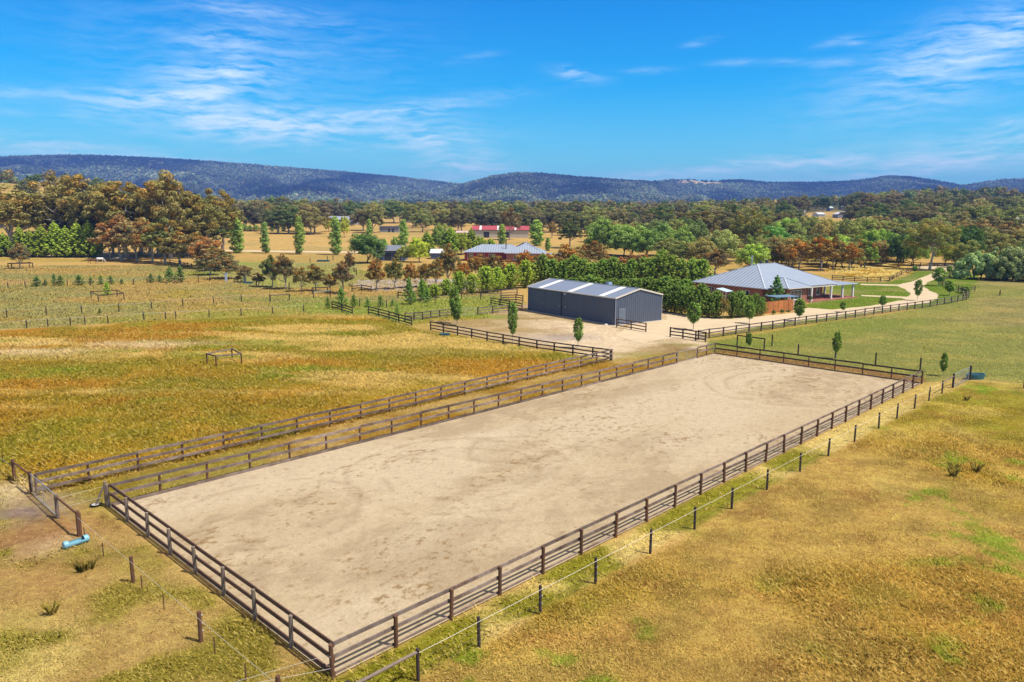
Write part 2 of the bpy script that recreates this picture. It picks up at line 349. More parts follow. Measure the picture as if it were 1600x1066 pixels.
# ------------------------------------------------------------------ ground sheet
def polar_sheet(name, azs, rs, zf, mat, colf):
    a, r = np.meshgrid(azs, rs, indexing='ij'); x = np.sin(a) * r; y = np.cos(a) * r; z = zf(x, y)
    V = np.stack([x, y, z], -1).reshape(-1, 3); na, nr = a.shape
    i = np.arange(na - 1)[:, None] * nr + np.arange(nr - 1)[None]
    Fc = np.stack([i, i + 1, i + nr + 1, i + nr], -1).reshape(-1, 4)[:, ::-1]
    me = np_mesh(name, V, Fc, [mat], {'gc': colf(V[:, 0], V[:, 1])}, smooth=True); return me
def groundmat(name, fine=1.0):
    m, n, b, out = newmat(name); at = n.node('ShaderNodeAttribute', attribute_name='gc')
    g = n.node('ShaderNodeNewGeometry').outputs['Position']
    a = n.noise(g, 2.2, 5, .68); b2 = n.noise(n.vmap(g, (11, 11, 1)), 1, 3, .7); d3 = n.noise(g, .55, 4, .6)
    f = n.math('ADD', n.math('ADD', n.math('MULTIPLY', a, .9 * fine), n.math('MULTIPLY', b2, 1.1 * fine)), n.math('MULTIPLY', d3, .5))
    f = n.math('ADD', f, 1 - (2.0 * fine + .5) / 2)
    sc = n.node('ShaderNodeVectorMath', operation='SCALE'); n.put(sc.inputs[0], at.outputs['Color']); n.put(sc.inputs['Scale'], f)
    hue = n.node('ShaderNodeHueSaturation'); n.put(hue.inputs['Color'], sc.outputs[0]); n.put(hue.inputs['Hue'], n.math('ADD', .5 - .03, n.math('MULTIPLY', n.noise(g, 1.1, 4, .7), .06)))
    spk = n.math('MULTIPLY', n.math('SUBTRACT', n.noise(g, 3.6, 4, .75), .55), 7, clamp=True); spd = n.math('MULTIPLY', n.math('SUBTRACT', n.noise(g, 2.7, 4, .75), .56), 7, clamp=True)
    c2 = n.mix(n.math('MULTIPLY', spk, .45 * fine), hue.outputs[0], n.mix(1, hue.outputs[0], (1.9, 1.9, 2.2), 'MULTIPLY')); c2 = n.mix(n.math('MULTIPLY', spd, .5 * fine), c2, n.mix(1, hue.outputs[0], (.45, .42, .4), 'MULTIPLY'))
    n.put(b.inputs['Base Color'], c2); b.inputs['Roughness'].default_value = .95; b.inputs['Specular IOR Level'].default_value = .05
    bp = n.node('ShaderNodeBump'); bp.inputs['Strength'].default_value = .7; bp.inputs['Distance'].default_value = .12
    n.put(bp.inputs['Height'], n.math('ADD', n.math('MULTIPLY', a, .6), n.math('MULTIPLY', b2, .4))); n.put(b.inputs['Normal'], bp.outputs[0])
    return m
M_ground = groundmat('dry_pasture', 1.15)
azs = np.concatenate([np.linspace(-math.pi, -.75, 60, endpoint=False), np.linspace(-.75, .75, 760, endpoint=False), np.linspace(.75, math.pi, 61)])
rs = np.concatenate([[.05, 5, 9], 12 * np.exp(np.linspace(0, math.log(300 / 12), 430, endpoint=False)), 300 * np.exp(np.linspace(0, math.log(9), 200))])
ground = link('ground', polar_sheet('ground', azs, rs, hgt, M_ground, gcol)); ground['kind'] = 'structure'

# ------------------------------------------------------------------ hills
RIDGE = [(-600, 262), (-200, 250), (0, 245), (60, 243), (130, 242), (230, 246), (330, 252), (430, 260), (530, 268), (620, 276), (690, 284), (720, 288), (740, 283), (770, 275), (810, 270), (850, 271), (900, 276), (970, 281), (1020, 284), (1050, 281), (1080, 279), (1100, 282), (1160, 281), (1200, 285), (1260, 285), (1310, 284), (1350, 281), (1385, 275), (1420, 276), (1460, 282), (1505, 290), (1540, 284), (1570, 281), (1640, 277), (1800, 270), (2200, 285)]
_ra = [math.atan2(pixdir(p, q)[0], pixdir(p, q)[1]) for p, q in RIDGE]; _re = [pixdir(p, q)[2] / math.hypot(*pixdir(p, q)[:2]) for p, q in RIDGE]
_rd = [4600 if p < 700 else (3600 if p < 1030 else 4400) for p, q in RIDGE]
def hillz(x, y):
    r = np.hypot(x, y); a = np.arctan2(x, y); e = np.interp(a, _ra, _re); R = np.interp(a, _ra, _rd)
    top = CH + e * R - 8; k = np.clip((r - 2150) / (R - 2150), 0, 1)
    q = k ** 1.15 + (fbm(a * 17, r / 1100, 64, 5) - .5) * .95 * np.sin(k * math.pi) ** .8
    q = np.clip(q, 0, .985 * k + .015 * (k >= .999) + .10 * (1 - k) + .0)
    q = np.where(k > .97, np.maximum(q, k), q)
    z = CH - 8 * k + r * (e * q + .0044 * (1 - q))
    sp = (fbm(a * 20, r / 900, 61, 4) - .5) * 2
    z = z + sp * (top - 20) * .22 * np.sin(np.clip(k, 0, 1) * math.pi) * (1 - k) * 1.6
    z = np.where(r > R, top - ss(r, R, R + 2500) * top * .8, z)
    return z
def hillcol(x, y):
    n = fbm(x / 120, y / 120, 62, 4); c = L(np.broadcast_to(np.array((.055, .065, .035)), x.shape + (3,)), np.array((.13, .12, .06)), ss(n, .5, .8) * .6)
    a = np.arctan2(x, y); r = np.hypot(x, y)
    for px, w_, r0, w2 in ((1092, .028, 4330, 170), (1470, .010, 3300, 120), (1240, .008, 3000, 90), (510, .012, 3200, 90)):
        d = pixdir(px, 300); a0 = math.atan2(d[0], d[1]); c = L(c, np.array((.50, .36, .18)), np.exp(-((a - a0) / w_) ** 4 - ((r - r0) / w2) ** 4))
    return c
M_hill = groundmat('hill_forest_floor', .3)
hl = link('hills', polar_sheet('hills', np.linspace(-1.1, 1.1, 500), np.linspace(2100, 7500, 150), hillz, M_hill, hillcol)); hl['kind'] = 'structure'

def leaf_soup(C, Rv, per, size, colr, seed, flat=.8, up=.25):
    """clumps at C (n,3) of radii Rv (n,3); per leaves each; returns V,F,cols,normals"""
    g = np.random.default_rng(seed); n = len(C); d = g.normal(size=(n, per, 3)); d[..., 2] += up; d /= np.linalg.norm(d, axis=-1, keepdims=True)
    rad = g.uniform(.45, 1.0, (n, per, 1)) ** .6
    P0 = C[:, None] + d * rad * Rv[:, None]
    N = d + g.normal(size=d.shape) * .5; N /= np.linalg.norm(N, axis=-1, keepdims=True)
    T = np.cross(N, g.normal(size=N.shape)); T /= np.linalg.norm(T, axis=-1, keepdims=True); B = np.cross(N, T)
    s = size if np.ndim(size) == 0 else np.asarray(size)[:, None, None]
    s = s * g.uniform(.6, 1.35, (n, per, 1))
    Q = np.stack([P0 - T * s - B * s * .35, P0 + T * s * .2 - B * s * .6, P0 + T * s + B * s * .3, P0 - T * s * .3 + B * s * .6], 2)
    V = Q.reshape(-1, 3); Fc = np.arange(len(V)).reshape(-1, 4)
    lv = g.uniform(.55, 1.55, (n, per, 1)) * colr[:, None, :]
    cols = np.repeat(lv.reshape(-1, 3), 4, 0); nn = np.repeat(d.reshape(-1, 3), 4, 0)
    return V, Fc, cols, nn
# tree cover on the hills: one object, nobody could count it
g = np.random.default_rng(3); n = 42000
a = g.uniform(-.72, .72, n); rr = 2250 + (4700 - 2250) * g.uniform(0, 1, n) ** .85
R_ = np.interp(a, _ra, _rd); rr = np.where(g.uniform(size=n) < .18, R_ + g.normal(0, 40, n), rr)
x = np.sin(a) * rr; y = np.cos(a) * rr; z = hillz(x, y)
bare = np.zeros(n, bool)
for px, w_, r0, w2 in ((1092, .028, 4330, 170), (1470, .010, 3300, 120), (1240, .008, 3000, 90), (510, .012, 3200, 90)):
    d = pixdir(px, 300); a0 = math.atan2(d[0], d[1]); bare |= (abs(a - a0) < w_) & (abs(rr - r0) < w2 * .9) & (g.uniform(size=n) > .06)
keep = ~bare & (rr < R_ + 120); x, y, z, n = x[keep], y[keep], z[keep], int(keep.sum())
s = g.uniform(4, 8.5, n)
Cc = np.stack([x, y, z + s * .6], -1); colr = np.array((.14, .17, .10))[None] * g.uniform(.8, 1.25, (n, 1)) * (.15 + 1.75 * ss(fbm(x / 300, y / 300, 66, 5), .25, .78))[:, None] * np.stack([g.uniform(.85, 1.25, n), np.ones(n), g.uniform(.8, 1.2, n)], -1)
V, Fc, cols, nn = leaf_soup(Cc, np.stack([s, s, s * .9], -1), 13, s * .62, colr, 5)
fo = link('forest', np_mesh('forest', V, Fc, [M_leaf], {'lv': cols}, {'cn': nn})); fo['kind'] = 'stuff'; fo['label'] = 'distant eucalypt forest covering the blue hills'
# woodland of the plain beyond the counted trees
n = 5200; a = g.uniform(-.74, .74, n); rr = 560 * np.exp(g.uniform(0, 1, n) ** .9 * math.log(2350 / 560)); x = np.sin(a) * rr; y = np.cos(a) * rr
keep = (fbm(x / 180, y / 240, 51, 3) + g.normal(0, .03, n) < .60) & ((rr > 820) | (a > .05) | ((a < -.30) & (rr > 700))) & ~((abs(a - math.atan2(*pixdir(1290, 334)[:2])) < .055) & (rr > 560) & (rr < 800))
keep &= ~((np.abs(a - math.atan2(*pixdir(540, 334)[:2])) < .16) & (rr < 640))
x, y, rr = x[keep], y[keep], rr[keep]; n = len(x)
s = g.uniform(3.4, 7.0, n); k = 4
X = np.repeat(x, k) + g.normal(0, 1, n * k) * np.repeat(s, k) * .45; Y = np.repeat(y, k) + g.normal(0, 1, n * k) * np.repeat(s, k) * .45
S = np.repeat(s, k) * g.uniform(.45, .75, n * k); Z = np.repeat(hgt(x, y) + s * .3, k) + g.uniform(.4, 1.5, n * k) * np.repeat(s, k)
pal = np.array([(.19, .185, .07), (.24, .20, .08), (.14, .17, .065), (.26, .20, .09), (.12, .18, .06)]); pc = pal[g.integers(0, 5, n)] * g.uniform(.75, 1.3, (n, 1))
V, Fc, cols, nn = leaf_soup(np.stack([X, Y, Z], -1), np.stack([S, S, S * .8], -1), 26, S * .34, np.repeat(pc, k, 0), 6)
wo = link('woodland', np_mesh('woodland', V, Fc, [M_leaf], {'lv': cols}, {'cn': nn})); wo['kind'] = 'stuff'; wo['label'] = 'far woodland of mixed gum trees on the plain below the hills'

# ------------------------------------------------------------------ arena sand
def grid_sheet(name, o, u, v, Lu, Lv, nu, nv, z, mat, colf):
    a, b = np.meshgrid(np.linspace(0, Lu, nu), np.linspace(0, Lv, nv), indexing='ij')
    x = o[0] + u[0] * a + v[0] * b; y = o[1] + u[1] * a + v[1] * b
    V = np.stack([x, y, np.full(x.shape, z)], -1).reshape(-1, 3)
    i = np.arange(nu - 1)[:, None] * nv + np.arange(nv - 1)[None]; Fc = np.stack([i, i + nv, i + nv + 1, i + 1], -1).reshape(-1, 4)
    return np_mesh(name, V, Fc, [mat], {'gc': colf(a.ravel(), b.ravel())})
def sandcol(a, b):
    """a along the 60 m side from the near end, b across from the right-hand fence"""
    c = np.broadcast_to(np.array((.392, .313, .196)), a.shape + (3,))
    n1 = fbm(a / 7, b / 3.2, 71, 5); n2 = fbm(a / 1.5, b / 1.0, 72, 4); n3 = fbm(a / 18, b / 6, 73, 3)
    c = L(c, np.array((.285, .215, .130)), ss(n1 + .9 * (n2 - .5), .44, .70) * .60)
    c = L(c, np.array((.455, .375, .26)), ss(n3, .5, .7) * .6)
    for (px, py), rad in ((( 1235, 600), 7.5), ((1235, 600), 5.6), ((1235, 600), 3.6), ((730, 735), 6.5), ((730, 735), 4.6), ((800, 700), 3.0), ((420, 800), 4.5)):
        q = np.array(G(px, py)) - A_; uu = (D_ - A_) / 60; vv = (B_ - A_) / 20; ca, cb = q @ uu, q @ vv
        d = np.hypot(a - ca, (b - cb) * 1.1) + (n1 - .5) * 2.2
        c = L(c, np.array((.31, .235, .145)), np.exp(-((d - rad) / .20) ** 2) * ss(n2, .34, .55) * .6); c = L(c, np.array((.50, .41, .28)), np.exp(-((d - rad - .6) / .35) ** 2) * .18)
    # straw and manure litter
    lit = ss(fbm(a / .42, b / .30, 75, 5, .75), .55, .72) * ss(fbm(a / 7, b / 3.2, 76, 4), .42, .66); c = L(c, np.array((.20, .125, .05)), lit * .8)
    lit = ss(fbm(a / .3, b / .25, 77, 2), .75, .88); c = L(c, np.array((.22, .15, .08)), lit * .6)
    return c
M_sand, n_, b_, o_ = newmat('arena_sand')
at = n_.node('ShaderNodeAttribute', attribute_name='gc'); gp = n_.node('ShaderNodeNewGeometry').outputs['Position']
f1 = n_.noise(gp, 9, 5, .75); f2 = n_.noise(gp, 2.2, 4, .7)
ff = n_.math('ADD', n_.math('ADD', n_.math('MULTIPLY', f1, .85), n_.math('MULTIPLY', f2, .4)), .38)
sc = n_.node('ShaderNodeVectorMath', operation='SCALE'); n_.put(sc.inputs[0], at.outputs['Color']); n_.put(sc.inputs['Scale'], ff)
sp1 = n_.noise(gp, 4.5, 3, .7); sp2 = n_.noise(gp, .35, 4, .6); spk = n_.math('MULTIPLY', n_.math('MULTIPLY', n_.math('SUBTRACT', sp1, .56), 9, clamp=True), n_.math('MULTIPLY', n_.math('SUBTRACT', sp2, .40), 4, clamp=True))
n_.put(b_.inputs['Base Color'], n_.mix(n_.math('MULTIPLY', spk, .55), sc.outputs[0], (.20, .135, .075))); b_.inputs['Roughness'].default_value = .95; b_.inputs['Specular IOR Level'].default_value = .05
bp = n_.node('ShaderNodeBump'); bp.inputs['Strength'].default_value = .8; bp.inputs['Distance'].default_value = .08; n_.put(bp.inputs['Height'], n_.math('ADD', n_.math('MULTIPLY', f1, .45), n_.math('MULTIPLY', f2, .55))); n_.put(b_.inputs['Normal'], bp.outputs[0])
UA = (D_ - A_) / np.linalg.norm(D_ - A_); VA = np.array((-UA[1], UA[0]))
LA, WA = float(np.linalg.norm(D_ - A_)), 20.05
A0 = np.array(A_)
sand = link('arena_ground', grid_sheet('arena_ground', A0, UA, VA, LA, WA, 860, 300, .05, M_sand, sandcol)); sand['kind'] = 'structure'
def ARN(a, b, z=0): return (A0[0] + UA[0] * a + VA[0] * b, A0[1] + UA[1] * a + VA[1] * b, z)
UANG = math.atan2(UA[1], UA[0])

# driveway and yards: thin sheets with wandering edges
def sheet(name, pts, z, mat, colf=None, step=1.0, wob=.5):
    pts = np.array(pts); out = []
    for i in range(len(pts)):
        p, q = pts[i], pts[(i + 1) % len(pts)]; k = max(1, int(np.linalg.norm(q - p) / step))
        for j in range(k): out.append(p + (q - p) * j / k)
    out = np.array(out); nz = (fbm(out[:, 0] / 1.7, out[:, 1] / 1.7, 81, 3) - .5) * 2 * wob; nz2 = (fbm(out[:, 0] / 1.7 + 50, out[:, 1] / 1.7, 82, 3) - .5) * 2 * wob
    out = out + np.stack([nz, nz2], -1)
    from mathutils.geometry import tessellate_polygon
    tri = tessellate_polygon([[Vector((p[0], p[1], 0)) for p in out]])
    V = np.column_stack([out, hgt(out[:, 0], out[:, 1]) + z]); Fc = np.array(tri)
    v0, v1, v2 = V[Fc[:, 0]], V[Fc[:, 1]], V[Fc[:, 2]]; nz_ = np.cross(v1 - v0, v2 - v0)[:, 2]; Fc[nz_ < 0] = Fc[nz_ < 0][:, ::-1]
    o = link(name, np_mesh(name, V, Fc, [mat])); o['kind'] = 'structure'; return o
def roadmat(name, a, b):
    m, n, bb, out = newmat(name); g_ = n.node('ShaderNodeNewGeometry').outputs['Position']
    f = n.math('ADD', n.math('MULTIPLY', n.noise(g_, .35, 5, .65), .6), n.math('MULTIPLY', n.noise(g_, 7, 4, .7), .4))
    n.put(bb.inputs['Base Color'], n.ramp(f, [(.36, a), (.62, b)])); bb.inputs['Roughness'].default_value = .95; bb.inputs['Specular IOR Level'].default_value = .05
    bp_ = n.node('ShaderNodeBump'); bp_.inputs['Strength'].default_value = .4; bp_.inputs['Distance'].default_value = .05; n.put(bp_.inputs['Height'], f); n.put(bb.inputs['Normal'], bp_.outputs[0]); return m
M_drive = roadmat('cream_gravel', (.46, .365, .235), (.55, .45, .30))
M_grey = roadmat('grey_gravel', (.27, .225, .20), (.38, .32, .29))
DRIVE = P((1040, 489), (1132, 499), (1192, 494), (1240, 489), (1250, 483), (1262, 481), (1300, 484), (1360, 478), (1400, 471), (1416, 468), (1408, 466), (1345, 463), (1345, 461), (1400, 463), (1418, 464), (1424, 459), (1412, 452), (1402, 447), (1345, 445.5), (1345, 443.5), (1402, 445), (1425, 440), (1450, 430), (1468, 422), (1482, 420), (1472, 433), (1452, 440), (1442, 447), (1450, 453), (1466, 460), (1466, 466), (1450, 474), (1400, 482), (1330, 492), (1250, 502), (1180, 512), (1130, 519), (1085, 523), (1045, 530), (1000, 536), (960, 524), (985, 508), (1042, 500))
sheet('driveway', DRIVE, .012, M_drive, wob=.35)
sheet('gravel_yard', P((551, 447), (560, 438), (640, 436), (742, 437), (748, 452), (700, 456), (650, 455), (585, 455)), .012, M_grey)
sheet('farm_road', P((345, 394.8), (640, 396.5), (640, 398.3), (480, 397.5), (345, 396.6)), .02, M_drive, step=3)
sheet('gravel_turnaround', P((-120, 398), (160, 398), (215, 404), (190, 407), (120, 404.5), (-120, 404.5)), .012, M_drive, step=2)
sheet('path', P((1424, 417), (1500, 414), (1520, 420), (1430, 421.5)), .016, M_drive)

# ------------------------------------------------------------------ grass and straw (stuff): bent blades in tussocks
def grassmat():
    m = bpy.data.materials.new('grass_blades'); m.use_nodes = True; n = NT(m.node_tree); n.n.clear(); out = n.node('ShaderNodeOutputMaterial')
    at = n.node('ShaderNodeAttribute', attribute_name='gc'); g_ = n.node('ShaderNodeNewGeometry')
    mx = n.node('ShaderNodeMix', data_type='VECTOR'); mx.inputs[0].default_value = .85; n.put(mx.inputs[4], g_.outputs['Normal']); mx.inputs[5].default_value = (0, 0, 1)
    nm = n.node('ShaderNodeVectorMath', operation='NORMALIZE'); n.put(nm.inputs[0], mx.outputs[1])
    d = n.node('ShaderNodeBsdfDiffuse'); n.put(d.inputs[0], at.outputs['Color']); n.put(d.inputs['Normal'], nm.outputs[0])
    tr = n.node('ShaderNodeBsdfTranslucent'); n.put(tr.inputs[0], at.outputs['Color'])
    ms = n.node('ShaderNodeMixShader'); ms.inputs[0].default_value = .25; n.put(ms.inputs[1], d.outputs[0]); n.put(ms.inputs[2], tr.outputs[0]); n.put(out.inputs[0], ms.outputs[0]); return m
M_grass = grassmat()
def grass(name, label, n, rmin, rmax, amin, amax, polys, hf, blades, seed, expo=1.0, wid=.011, cmul=1.45):
    g = np.random.default_rng(seed); a = g.uniform(amin, amax, n); r = rmin * np.exp(g.uniform(0, 1, n) ** expo * math.log(rmax / rmin))
    x = np.sin(a) * r; y = np.cos(a) * r; ok = np.zeros(n, bool)
    for pl in polys: ok |= sdf(x, y, pl) < -.12
    ar = sdf(x, y, np.array([A_, B_, C_, D_])) < .1
    for (qx, qy), rr, cc, kk in BARE: ok &= g.uniform(size=n) > kk * 1.2 * np.exp(-(((x - qx) ** 2 + (y - qy) ** 2) / rr ** 2))
    ok &= ~ar & (sdf(x, y, DRIVE) > .1)
    x, y, r = x[ok], y[ok], r[ok]; n = len(x); c = gcol(x, y)
    den = fbm(x / 3, y / 2.5, 91, 4); hh = hf(x, y) * (.45 + 1.1 * den)
    k = blades; X = np.repeat(x, k) + g.normal(0, .09, n * k) * np.repeat(1 + r / 60, k); Y = np.repeat(y, k) + g.normal(0, .09, n * k) * np.repeat(1 + r / 60, k)
    H = np.repeat(hh, k) * g.uniform(.5, 1.25, n * k); W = (wid + np.repeat(r, k) * .00030) * g.uniform(.6, 1.3, n * k)
    th = g.uniform(0, 2 * math.pi, n * k); ln = g.uniform(.3, 1.5, n * k) * H; dx, dy = np.cos(th), np.sin(th); lx = np.cos(th + 1.3) * ln - .1 * H; ly = np.sin(th + 1.3) * ln
    v0 = np.stack([X - dx * W, Y - dy * W, np.zeros(n * k)], -1); v1 = np.stack([X + dx * W, Y + dy * W, np.zeros(n * k)], -1)
    m0 = np.stack([X + lx * .35 + dx * W * .8, Y + ly * .35 + dy * W * .8, H * .62], -1); tp = np.stack([X + lx, Y + ly, H], -1)
    V = np.stack([v0, v1, m0, tp], 1).reshape(-1, 3); V[:, 2] += np.repeat(hgt(X, Y), 4) - .01; Fc = np.arange(len(V)).reshape(-1, 4)
    cc = np.repeat(c, k, 0) * g.uniform(.68, 1.42, (n * k, 1)) * cmul; dry = g.uniform(size=n * k) < .20; cc[dry] = cc[dry] * .5 + np.array(STRAW) * .95
    gr = g.uniform(size=n * k) < .12; cc[gr] = cc[gr] * .6 + GREEN * .35
    o = link(name, np_mesh(name, V, Fc, [M_grass], {'gc': np.repeat(np.clip(cc, 0, .85), 4, 0)})); tag(o, label, None, None, 'stuff'); return o
R_frontbelow = P((124, 838), (166, 795), (524, 1062), (655, 1062), (700, 1500), (-1500, 1500), (-900, 850))
grass('grass', 'dry golden and olive pasture grass in the paddock right of the arena', 85000, 15, 110, -.3, .74, [R_right], lambda x, y: .07 + .07 * ss(fbm(x / 10, y / 7, 31, 3), .45, .62), 8, 11, 1.15, .008)
grass('grass', 'pale straw grass along the wire fence beside the arena', 22000, 17, 90, -.45, .62, [R_rstrip], lambda x, y: .15 + 0 * x, 7, 12)
grass('grass', 'patchy tan grass left of the arena by the steel gate', 32000, 15, 48, -.85, -.02, [R_front], lambda x, y: .06 + .09 * ss(fbm(x / 3, y / 3, 21, 4), .5, .65), 9, 13, 1.0, .007)
grass('grass', 'tall orange and olive grass in the left paddock', 70000, 33, 108, -.80, .16, [R_left], lambda x, y: .20 + 0 * x, 8, 14, .9, .006)
grass('grass', 'trampled brown grass in the lane between the two rail fences', 9000, 33, 90, -.75, .30, [R_lane], lambda x, y: .10 + 0 * x, 6, 15)
grass('grass', 'short khaki grass of the paddock behind the arena', 30000, 60, 190, .20, .66, [R_back, R_lawn], lambda x, y: .09 + 0 * x, 5, 16)
grass('grass', 'mixed grass in the fenced fields beyond the left paddock', 34000, 90, 260, -.68, .0, [R_midL], lambda x, y: .22 + 0 * x, 5, 17, 1.0, .02)
grass('grass', 'tall golden grass in the fenced field behind the brick house', 5000, 130, 230, .36, .56, [R_field], lambda x, y: .45 + 0 * x, 6, 18, 1, .02)

# rush tussocks one can tell apart
def tussock_mesh(seed):
    g = np.random.default_rng(seed); k = 80; th = g.uniform(0, 2 * math.pi, k); r = g.uniform(0, .22, k); X, Y = np.cos(th) * r, np.sin(th) * r
    H = g.uniform(.45, 1.0, k); ln = g.uniform(.1, .55, k) * H; W = .012
    v0 = np.stack([X - W, Y, 0 * X], -1); v1 = np.stack([X + W, Y + W, 0 * X], -1); m0 = np.stack([X + np.cos(th) * ln * .35 + W, Y + np.sin(th) * ln * .35, H * .6], -1); tp = np.stack([X + np.cos(th) * ln, Y + np.sin(th) * ln, H], -1)
    V = np.stack([v0, v1, m0, tp], 1).reshape(-1, 3); c = np.array((.42, .31, .07)) * g.uniform(.5, 1.6, (k, 1)); c[g.uniform(size=k) < .3] = (.28, .26, .05)
    return np_mesh('rush_tussock', V, np.arange(len(V)).reshape(-1, 4), [M_grass], {'gc': np.repeat(c, 4, 0)})
TM = [tussock_mesh(i) for i in range(3)]
TUS = [(1489, 735, .8, 'small rush tussock in the pale grass of the right paddock, farther of the close pair'), (1526, 738, 1.0, 'taller rush tussock of the close pair in the right paddock'), (1489, 744, .9, 'dark rush tussock just in front of the close pair in the right paddock'),
       (1510, 626, .7, 'rush tussock in the golden grass below the steel gate of the right paddock'), (128, 893, .95, 'large rush tussock on bare tan ground below the blue trough'), (142, 890, .8, 'rush tussock close to the biggest one below the blue trough'), (82, 960, .85, 'rush tussock at the edge of the worn track near the left paddock gate')]
for i, (px, py, s_, lab) in enumerate(TUS):
    x_, y_, z_ = GT(px, py); o = link('rush_tussock', TM[i % 3], None, (x_, y_, z_), i * 1.3, (s_ * .8, s_ * .8, s_ * .62)); tag(o, lab, 'tussock', 'rush tussocks in the paddocks')

# ================================================================== fences
_mc = {}
def unit_box(name, mat, w_, h_):
    """1 m long bar along x, shared"""
    k = (name, mat.name, w_, h_)
    if k not in _mc:
        b = MB(); b.box(0, 1, -w_ / 2, w_ / 2, -h_ / 2, h_ / 2); _mc[k] = b.mesh(name, mat)
    return _mc[k]
def post_mesh(kind, mat, H, R):
    k = (kind, mat.name, H, R)
    if k not in _mc:
        b = MB()
        if kind == 'round': b.cyl((0, 0, -.3), (0, 0, H - .02), R, R * .96, 10); b.cyl((0, 0, H - .02), (0, 0, H), R * .96, R * .8, 10)
        else: b.box(-R, R, -R, R, -.3, H)
        _mc[k] = b.mesh('post', mat)
    return _mc[k]
def bar(name, mesh, parent, p, q, org):
    """unit bar from p to q in world, parented under an Empty at org without rotation"""
    p = Vector(p); q = Vector(q); d = q - p; o = link(name, mesh, parent); o.location = p - Vector(org); L_ = d.length
    o.rotation_euler = (0, -math.asin(d.z / L_), math.atan2(d.y, d.x)); o.scale = (L_, 1, 1); return o
def rail_fence(label, pts, rails=(1.12, .72, .30), H=1.2, R=.075, postm=None, railm=None, kind='round', side=0, group='timber rail fences', span=1, kick=None, rail_h=.15, topcap=None, cat='rail fence', jitter=0.0, first=True, last=True):
    """pts = ground points of every post; side = offset of the rails from the post line (+ left of travel)"""
    g_ = random.Random(len(label) * 7 + len(pts)); postm = postm or M_darkpost; railm = railm or M_dark
    org = Vector((pts[0][0], pts[0][1], float(hgt(pts[0][0], pts[0][1])))); root = thing('rail_fence', org, label, cat, group)
    P3 = [Vector((p[0], p[1], float(hgt(p[0], p[1])))) for p in pts]; pm = post_mesh(kind, postm, H, R)
    for i, p in enumerate(P3):
        if (i == 0 and not first) or (i == len(P3) - 1 and not last): continue
        o = link('post', pm, root, p - org, g_.uniform(0, 3)) if kind == 'round' else link('post', pm, root, p - org)
        if kind != 'round':
            q = P3[min(i + 1, len(P3) - 1)] - P3[max(i - 1, 0)]; o.rotation_euler = (0, 0, math.atan2(q.y, q.x))
        o.rotation_euler.x += g_.uniform(-.028, .028); o.rotation_euler.y += g_.uniform(-.028, .028)
        o.scale.z = 1 + g_.uniform(-jitter, jitter)
    n_ = len(P3) - 1; rm = unit_box('rail', railm, .045, rail_h)
    for z in rails:
        i = 0; tog = 0
        while i < n_:
            j = min(i + span, n_); d = (P3[j] - P3[i]).normalized(); nrm = Vector((-d.y, d.x, 0)) * (side * (R + .027) + (0.0015 if tog else 0))
            dz = Vector((0, 0, z)); e = Vector((0, 0, g_.uniform(-.022, .022)))
            a_ = P3[i] + nrm + dz + e; b_ = P3[j] + nrm + dz - e
            bar('rail', rm, root, a_ + d * .004, b_ - d * .004, org); i = j; tog ^= 1
    if kick:
        km = unit_box('kickboard', kick[0], .05, kick[1])
        for i in range(0, n_, 2):
            j = min(i + 2, n_); d = (P3[j] - P3[i]).normalized(); nrm = Vector((-d.y, d.x, 0)) * side * (R + .03)
            bar('kickboard', km, root, P3[i] + nrm + Vector((0, 0, kick[1] / 2 + .0)) + d * .004, P3[j] + nrm + Vector((0, 0, kick[1] / 2)) - d * .004, org)
    return root, P3, org
def line_pts(p, q, n): p = np.array(p[:2]); q = np.array(q[:2]); return [tuple(p + (q - p) * i / n) for i in range(n + 1)]

GRPA = 'weathered timber fences round the riding arena'

# arena: near-right long side (rails on the sand side = left when walking A->D), near end, far end, far-left side with its gate
rail_fence('long weathered rail fence along the right side of the sand arena', [ARN(LA * i / 24, 0)[:2] for i in range(25)], rails=(1.11, .68), H=1.18, R=.075, postm=M_post, railm=M_rail, side=1, kick=(M_rail, .12), group=GRPA, span=2, cat='rail fence', rail_h=.14)
rail_fence('brown rail fence closing the near short end of the sand arena, its shaded face outward', [ARN(0, 20.05 * i / 8)[:2] for i in range(1, 9)] and [ARN(-.02, 20.05 * i / 8)[:2] for i in range(0, 9)], rails=(1.13, .66), H=1.18, R=.078, postm=M_postgrey, railm=M_railbrown, side=-1, kick=(M_railbrown, .2), group=GRPA, span=2, rail_h=.16, first=False)
rail_fence('dark rail fence closing the far short end of the sand arena', [ARN(LA, 20.05 * i / 8)[:2] for i in range(0, 9)], rails=(1.10, .62), H=1.14, R=.06, postm=M_post, railm=M_dark, side=1, kick=(M_railbrown, .14), group=GRPA, span=2, rail_h=.14, first=False)
rail_fence('weathered grey rail fence along the left long side of the sand arena', [ARN(LA * i / 24, 20.05)[:2] for i in range(0, 22)], rails=(1.13, .66), H=1.10, R=.065, postm=M_post, railm=M_rail, side=-1, kick=(M_rail, .2), group=GRPA, span=2, rail_h=.16, first=False)
rail_fence('short weathered rail bay between the arena gate and the far corner of the arena', [ARN(LA * i / 24 + .001, 20.05)[:2] for i in (22.55, 23.3, 24)], rails=(1.13, .66), H=1.12, R=.06, postm=M_post, railm=M_rail, side=-1, kick=(M_rail, .14), group=GRPA, rail_h=.15, last=False)
